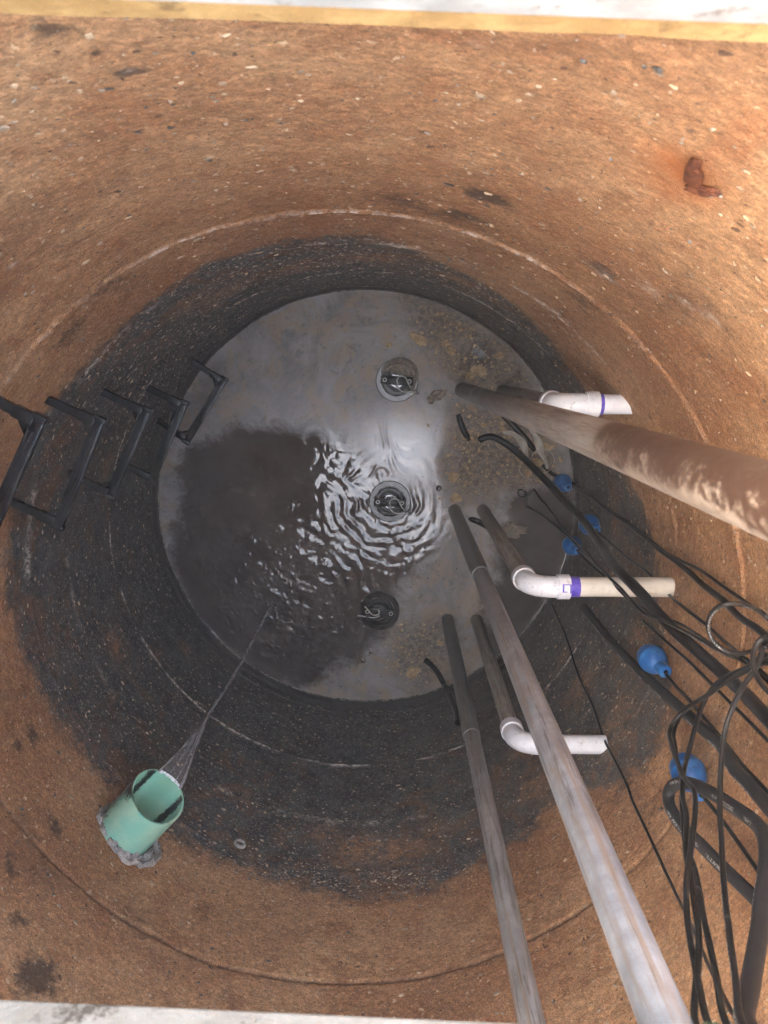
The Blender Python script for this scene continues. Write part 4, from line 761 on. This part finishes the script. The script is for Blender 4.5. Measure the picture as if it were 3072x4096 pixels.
# mortar collar: ragged ring round the pipe at the wall, wider on the right
bm = bmesh.new(); NA, NB = 90, 9; grid = []
for k in range(NA):
    a = 2 * math.pi * k / NA; row = []
    wid = .006 + .038 * max(0, math.cos(a - math.radians(160)))**1.3 + .020 * max(0, math.cos(a - math.radians(0)))**4 + .022 * (vnoise(np.array([k * .45 + 7]), np.array([3.0]), 611)[0] - .25)
    for j in range(NB):
        f = j / (NB - 1); rd = ro - .002 + wid * f; s_, u_ = math.cos(a) * rd, math.sin(a) * rd
        base = math.sqrt(max(.1, R * R - s_ * s_)); hgt = .008 * (1 - f)**1.0 - .004 + .046 * (vnoise(np.array([k * .5 + j * .9]), np.array([j * .8 + k * .13]), 621)[0] - .35) * (1 if 0 < j < NB - 1 else .3)
        p = -inw * (base - hgt - .006) + side * s_ + Vector((0, 0, IZ + u_)); row.append(bm.verts.new(p))
    grid.append(row)
for k in range(NA):
    for j in range(NB - 1): bm.faces.new((grid[k][j], grid[(k + 1) % NA][j], grid[(k + 1) % NA][j + 1], grid[k][j + 1]))
tag(link('mortar_collar', bm_mesh('mortar_collar', bm, True, 70), M_MORTAR), 'broken grey mortar patched around the green inlet pipe', 'mortar')
# water leaving the lip, a sheet that gathers into a twisted rope
lip = PC + inw * .029 + Vector((0, 0, -.094)); land = Vector((SPL[0], SPL[1], 0)); NS, NW = 170, 20
def fall(f): return Vector((lip.x + (land.x - lip.x) * math.sqrt(f), lip.y + (land.y - lip.y) * math.sqrt(f), lip.z * (1 - f)))
def half(f): return .050 * max(0, 1 - f / .20)**1.25
stream = thing('falling_water', 'thin grey twisted stream of water falling from the green pipe to the pool', 'water stream')
def strand(name, off, r0, f0=0.0, f1=1.0, ph=0):
    fs = np.linspace(f0, f1, NS)**1.3; P = []; rad = []
    for f in fs:
        f = float(f); c = fall(f); w = half(f) * off + .0020 * math.sin(f * 26 + ph) * min(1, f * 5) + .004 * math.sin(f * 9) * min(1, f * 4)
        P.append(c + side * w + Vector((0, 0, .014 * off * off * max(0, 1 - f * 8)))); rad.append(r0 * (.75 + .35 * math.sin(f * 47 + ph) + .25 * math.sin(f * 113 + 2 * ph)) * (1 + .5 * f))
    return link(name, tube_mesh(name, [tuple(p) for p in P], np.clip(rad, .0012, 1), 10), M_STREAM, stream)
strand('edge_strand', -1, .0058, ph=.3); strand('edge_strand', 1, .0056, ph=1.9); strand('edge_strand', .25, .0044, .02, 1, ph=4); strand('edge_strand', -.45, .0030, .0, .5, ph=2.6)
V = []; F = []; NJ = 15; NI = 46
for i in range(NI):
    f = .19 * (i / (NI - 1))**1.2
    for j in range(NJ):
        q = -1 + 2 * j / (NJ - 1); c = fall(f) + side * (half(f) * q) + Vector((0, 0, .014 * q * q * max(0, 1 - f * 8))) + inw * (.0016 * math.sin(q * 5 + f * 20))
        V.append(tuple(c))
for i in range(NI - 1):
    for j in range(NJ - 1): F.append((i * NJ + j, i * NJ + j + 1, (i + 1) * NJ + j + 1, (i + 1) * NJ + j))
sheet = link('water_sheet', np_mesh('water_sheet', V, F, True), M_STREAM2, stream); so = sheet.modifiers.new('thickness', 'SOLIDIFY'); so.thickness = .002
db = bmesh.new()
for k in range(46):
    f = random.uniform(.35, 1)**.8; p = fall(f) + side * random.gauss(0, .008 + .012 * f) + inw * random.gauss(0, .008)
    bmesh.ops.create_icosphere(db, subdivisions=1, radius=random.uniform(.0010, .0026), matrix=Matrix.Translation(p))
dr = link('droplet', bm_mesh('droplet', db, True, 80), M_STREAM, stream); dr['kind'] = 'stuff'
bm = bmesh.new()
for k in range(75):                                              # bright broken beads where the flow turns over the lip
    a = random.uniform(-.52, .52); p = PC + inw * (.031 + random.uniform(-.004, .004)) + side * (ri * math.sin(a)) + Vector((0, 0, -ri * math.cos(a) + .004 + .0015 * random.random()))
    bmesh.ops.create_icosphere(bm, subdivisions=2, radius=random.uniform(.0018, .0042), matrix=Matrix.Translation(p) @ Matrix.Diagonal((1.2, 1.2, .6, 1)))
M_FOAM = simple('white_foam', (.70, .72, .74), (.85, .86, .87), 60, .15, 0, .001)
o = link('lip_foam', bm_mesh('lip_foam', bm, True, 80), M_FOAM); o['kind'] = 'stuff'; o['label'] = 'white foam along the lip of the green pipe'; o['category'] = 'foam'

# ------------------------------------------------------------------ floats
def make_float(p, lab, tilt, scale=1.0, tri=0):
    t = thing('float_switch', lab, 'float switch', p, tilt, 'blue float switches'); t.scale = (scale,) * 3
    r = .051
    body = [(.0, -.060), (.018, -.059), (.034, -.052), (.045, -.038), (.0505, -.016), (r, -.004), (.0525, -.002), (.0525, .003), (r, .005), (.0490, .020), (.042, .038), (.032, .052), (.0235, .058), (.0225, .060)]
    link('body', lathe_mesh('body', body, 48, False, True), M_BLUE, t)
    link('neck', lathe_mesh('neck', [(.0215, .056), (.0235, .062), (.0235, .098), (.0215, .102), (.009, .102), (.0075, .097)], 36, False, True), M_BLUE, t)
    link('cable_gland', lathe_mesh('cable_gland', [(.0085, .092), (.0085, .104), (.0065, .108), (.0055, .108)], 24, False, True), M_CABLE, t)
    return t
FL = [((1.128, .134, .03), 'blue float at the water line nearest the rust blotched pipe', (.12, .10, 0)),
      ((1.148, .004, .60), 'blue float behind the thick black cable, higher of the close pair', (.06, .12, 0)),
      ((1.135, -.172, .30), 'blue float below the thick cable, lower of the close pair', (.05, .08, 0)),
      ((1.118, -.272, 1.75), 'blue float hanging clear on the brown wall below the cream stub', (.10, .16, 0)),
      ((1.065, -.430, 2.29), 'blue float tangled behind black cables low on the right', (.18, .05, 0))]
for p, lab, tl in FL: make_float(p, lab, tl)

# ------------------------------------------------------------------ cables
def ext(n):
    P = [tuple(p) for p in CAB[n]]
    if n in ('k1', 'k2', 'k3', 'k5', 'k6', 'k6b', 'k12', 'k13', 'k14', 'k16', 'k7', 'k8'):
        p = P[-1]; P = P + [(p[0] * .97 + .01, p[1] * .9, p[2] + .35), (.915, p[1] * .6 + .05, 3.55), (.90, p[1] * .5 + .05, 3.8)]
    if n in ('k9', 'k10', 'k10b', 'k11', 'k7', 'k8'):
        p = P[0]; P = [(.905, .12, 3.72), (.98, .13, 3.35 if p[2] < 3 else 3.5)] + P
    if n in ('k9', 'k10', 'k10b', 'k11', 'k15', 'k17'):
        if n == 'k15':
            p = P[0]; P = [(p[0] - .01, p[1] + .12, 3.71)] + P
        else:
            p = P[-1]; P = P + [(p[0] - .01, p[1] + .10, max(3.71, p[2] + .12))]
    return P
CL = {'k1': (.0195, M_CABLE, 'thick black pump cable arching from the water up to the right edge', 'cable'),
      'k2': (.0055, M_CABLE_P, 'thin black cable with white print, rising from the wire knot', 'cable'),
      'k3': (.0058, M_CABLE_P, 'thin cable leaving the lower float of the close pair', 'cable'),
      'k4': (.0050, M_CABLE, 'thin cable trailing through dark water from the knot of wire', 'cable'),
      'k5': (.0058, M_CABLE, 'thin cable leaving the float behind the thick cable, crossing the cream stub end', 'cable'),
      'k6': (.0105, M_CABLE, 'medium black cable climbing from the scum past the water line float', 'cable'),
      'k6b': (.0058, M_CABLE, 'uppermost thin cable on the brown wall, leaving the water line float', 'cable'),
      'k7': (.0052, M_CABLE_P, 'wide loop of shiny black cable near the right edge', 'cable'),
      'k8': (.0052, M_CABLE, 'half loop of shiny cable cut by the right edge', 'cable'),
      'k9': (.0064, M_CABLE, 'black cable at the front of the bundle, dropping straight down over the low float', 'cable'),
      'k10': (.0064, M_CABLE, 'black cable with the widest bow left of the low float', 'cable'),
      'k10b': (.0064, M_CABLE, 'black cable with the inner bow, twisting inside the bundle', 'cable'),
      'k11': (.0064, M_CABLE_P, 'single cable with worn white print hanging right of the bundle', 'cable'),
      'k12': (.0190, M_CABLE_G, 'thick charcoal cable lying on the wall below the cream stub', 'cable'),
      'k13': (.0058, M_CABLE, 'thin cable lying on the wall above the clear hanging float', 'cable'),
      'k14': (.0060, M_CABLE, 'thin cable rising from the float that hangs clear', 'cable'),
      'k15': (.0180, M_CABLE_G, 'thick charcoal cable bent in a hairpin over the low float', 'cable'),
      'k16': (.0062, M_CABLE, 'thin cable rising from the tangled low float', 'cable'),
      'k17': (.0048, M_CABLE, 'long thin rope running from the water past the lowest white stub', 'rope'),
      'k19': (.0170, M_CABLE, 'short thick cable curving behind the slim dull pipe', 'cable'),
      'k20': (.0180, M_CABLE, 'stub of thick cable at the water between the streaked pipe and elbow pipe', 'cable'),
      'k21': (.0185, M_CABLE, 'thick dark cable half sunk in scum under the rust blotched pipe', 'cable'),
      'handle': (.0175, M_CABLE, 'short hump of black cable breaking the surface near the top pump', 'cable')}
for n, (r, mat, lab, cat) in CL.items():
    P = ext(n); Q = smooth_path(spline(P, .012), 12 if r > .015 else (60 if n == 'k17' else 8))
    tag(link('rope' if cat == 'rope' else 'cable', tube_mesh('cable', Q, r, 16 if r > .01 else 12), mat), lab, cat, 'cables in the well')
for P in (WIREKNOT, ):
    Q = smooth_path(spline(P, .006), 3); w = link('wire_knot', tube_mesh('wire_knot', Q, .0052, 10), M_CABLE)
    tag(w, 'knotted black wire sticking up from the dark water', 'wire'); link('wire_end', tube_mesh('wire_end', spline(WIREKNOT2, .006), .0052, 10), M_CABLE, w)
def tie(p, r, d):
    me = lathe_mesh('tie', [(r, -.012), (r + .004, -.010), (r + .005, 0), (r + .004, .010), (r, .012)], 20, False, False)
    o = link('cable_tie', me, M_CABLE_P, None, p); o.rotation_euler = Vector(d).to_track_quat('Z', 'Y').to_euler(); return o
q = CAB['k19']; tag(tie(q[4], .0172, Vector(q[5]) - Vector(q[3])), 'wire tie wrapped round the short curving cable', 'tie')

# ------------------------------------------------------------------ odds and ends on the wall and pipes
def rust_fn(V, nz): return V * np.array([.014, .005, .050]) * (1 + .8 * nz)[:, None]
ra = math.atan2(1.056, .611)
t = thing('rusted_hook', 'rusted broken iron stub with white crust high on the wall', 'iron stub', (1.213 * math.cos(ra + .026), 1.213 * math.sin(ra + .026), 3.335), (0, 0, ra + .026 + math.pi / 2))
o = link('iron_flake', lumpy('iron_flake', 0, 711, rust_fn, 4), M_RUST, t, (-.010, 0, .01), (0, .35, 0))
o = link('iron_flake', lumpy('iron_flake', 0, 721, lambda V, nz: V * np.array([.012, .005, .030]) * (1 + .9 * nz)[:, None], 4), M_RUST, t, (-.042, 0, -.028), (0, -.7, 0))
o = link('white_crust', lumpy('white_crust', 0, 731, lambda V, nz: V * np.array([.009, .006, .024]) * (1 + 2.2 * nz)[:, None], 4), M_MORTAR, t, (-.060, -.008, -.030), (0, -.5, 0))
pa = math.atan2(-1.128, -.464)
t = thing('wall_plug', 'small round plug set in the black wall right of the green pipe', 'plug', (1.214 * math.cos(pa), 1.214 * math.sin(pa), 1.62), (0, 0, pa))
me = lathe_mesh('plug_ring', [(.016, 0), (.026, 0), (.024, .010), (.017, .011), (.016, .002)], 28, False, False); me.transform(Matrix.Rotation(-math.pi / 2, 4, 'Y')); link('plug_ring', me, M_MORTAR, t)
tag(link('moss_tuft', lumpy('moss_tuft', 0, 741, lambda V, nz: V * np.array([.018, .012, .012]) * (1 + 2.2 * nz)[:, None], 4), M_MOSS, None, (.555, -.012, 3.70)), 'tuft of green moss on top of the long streaked pipe', 'moss')
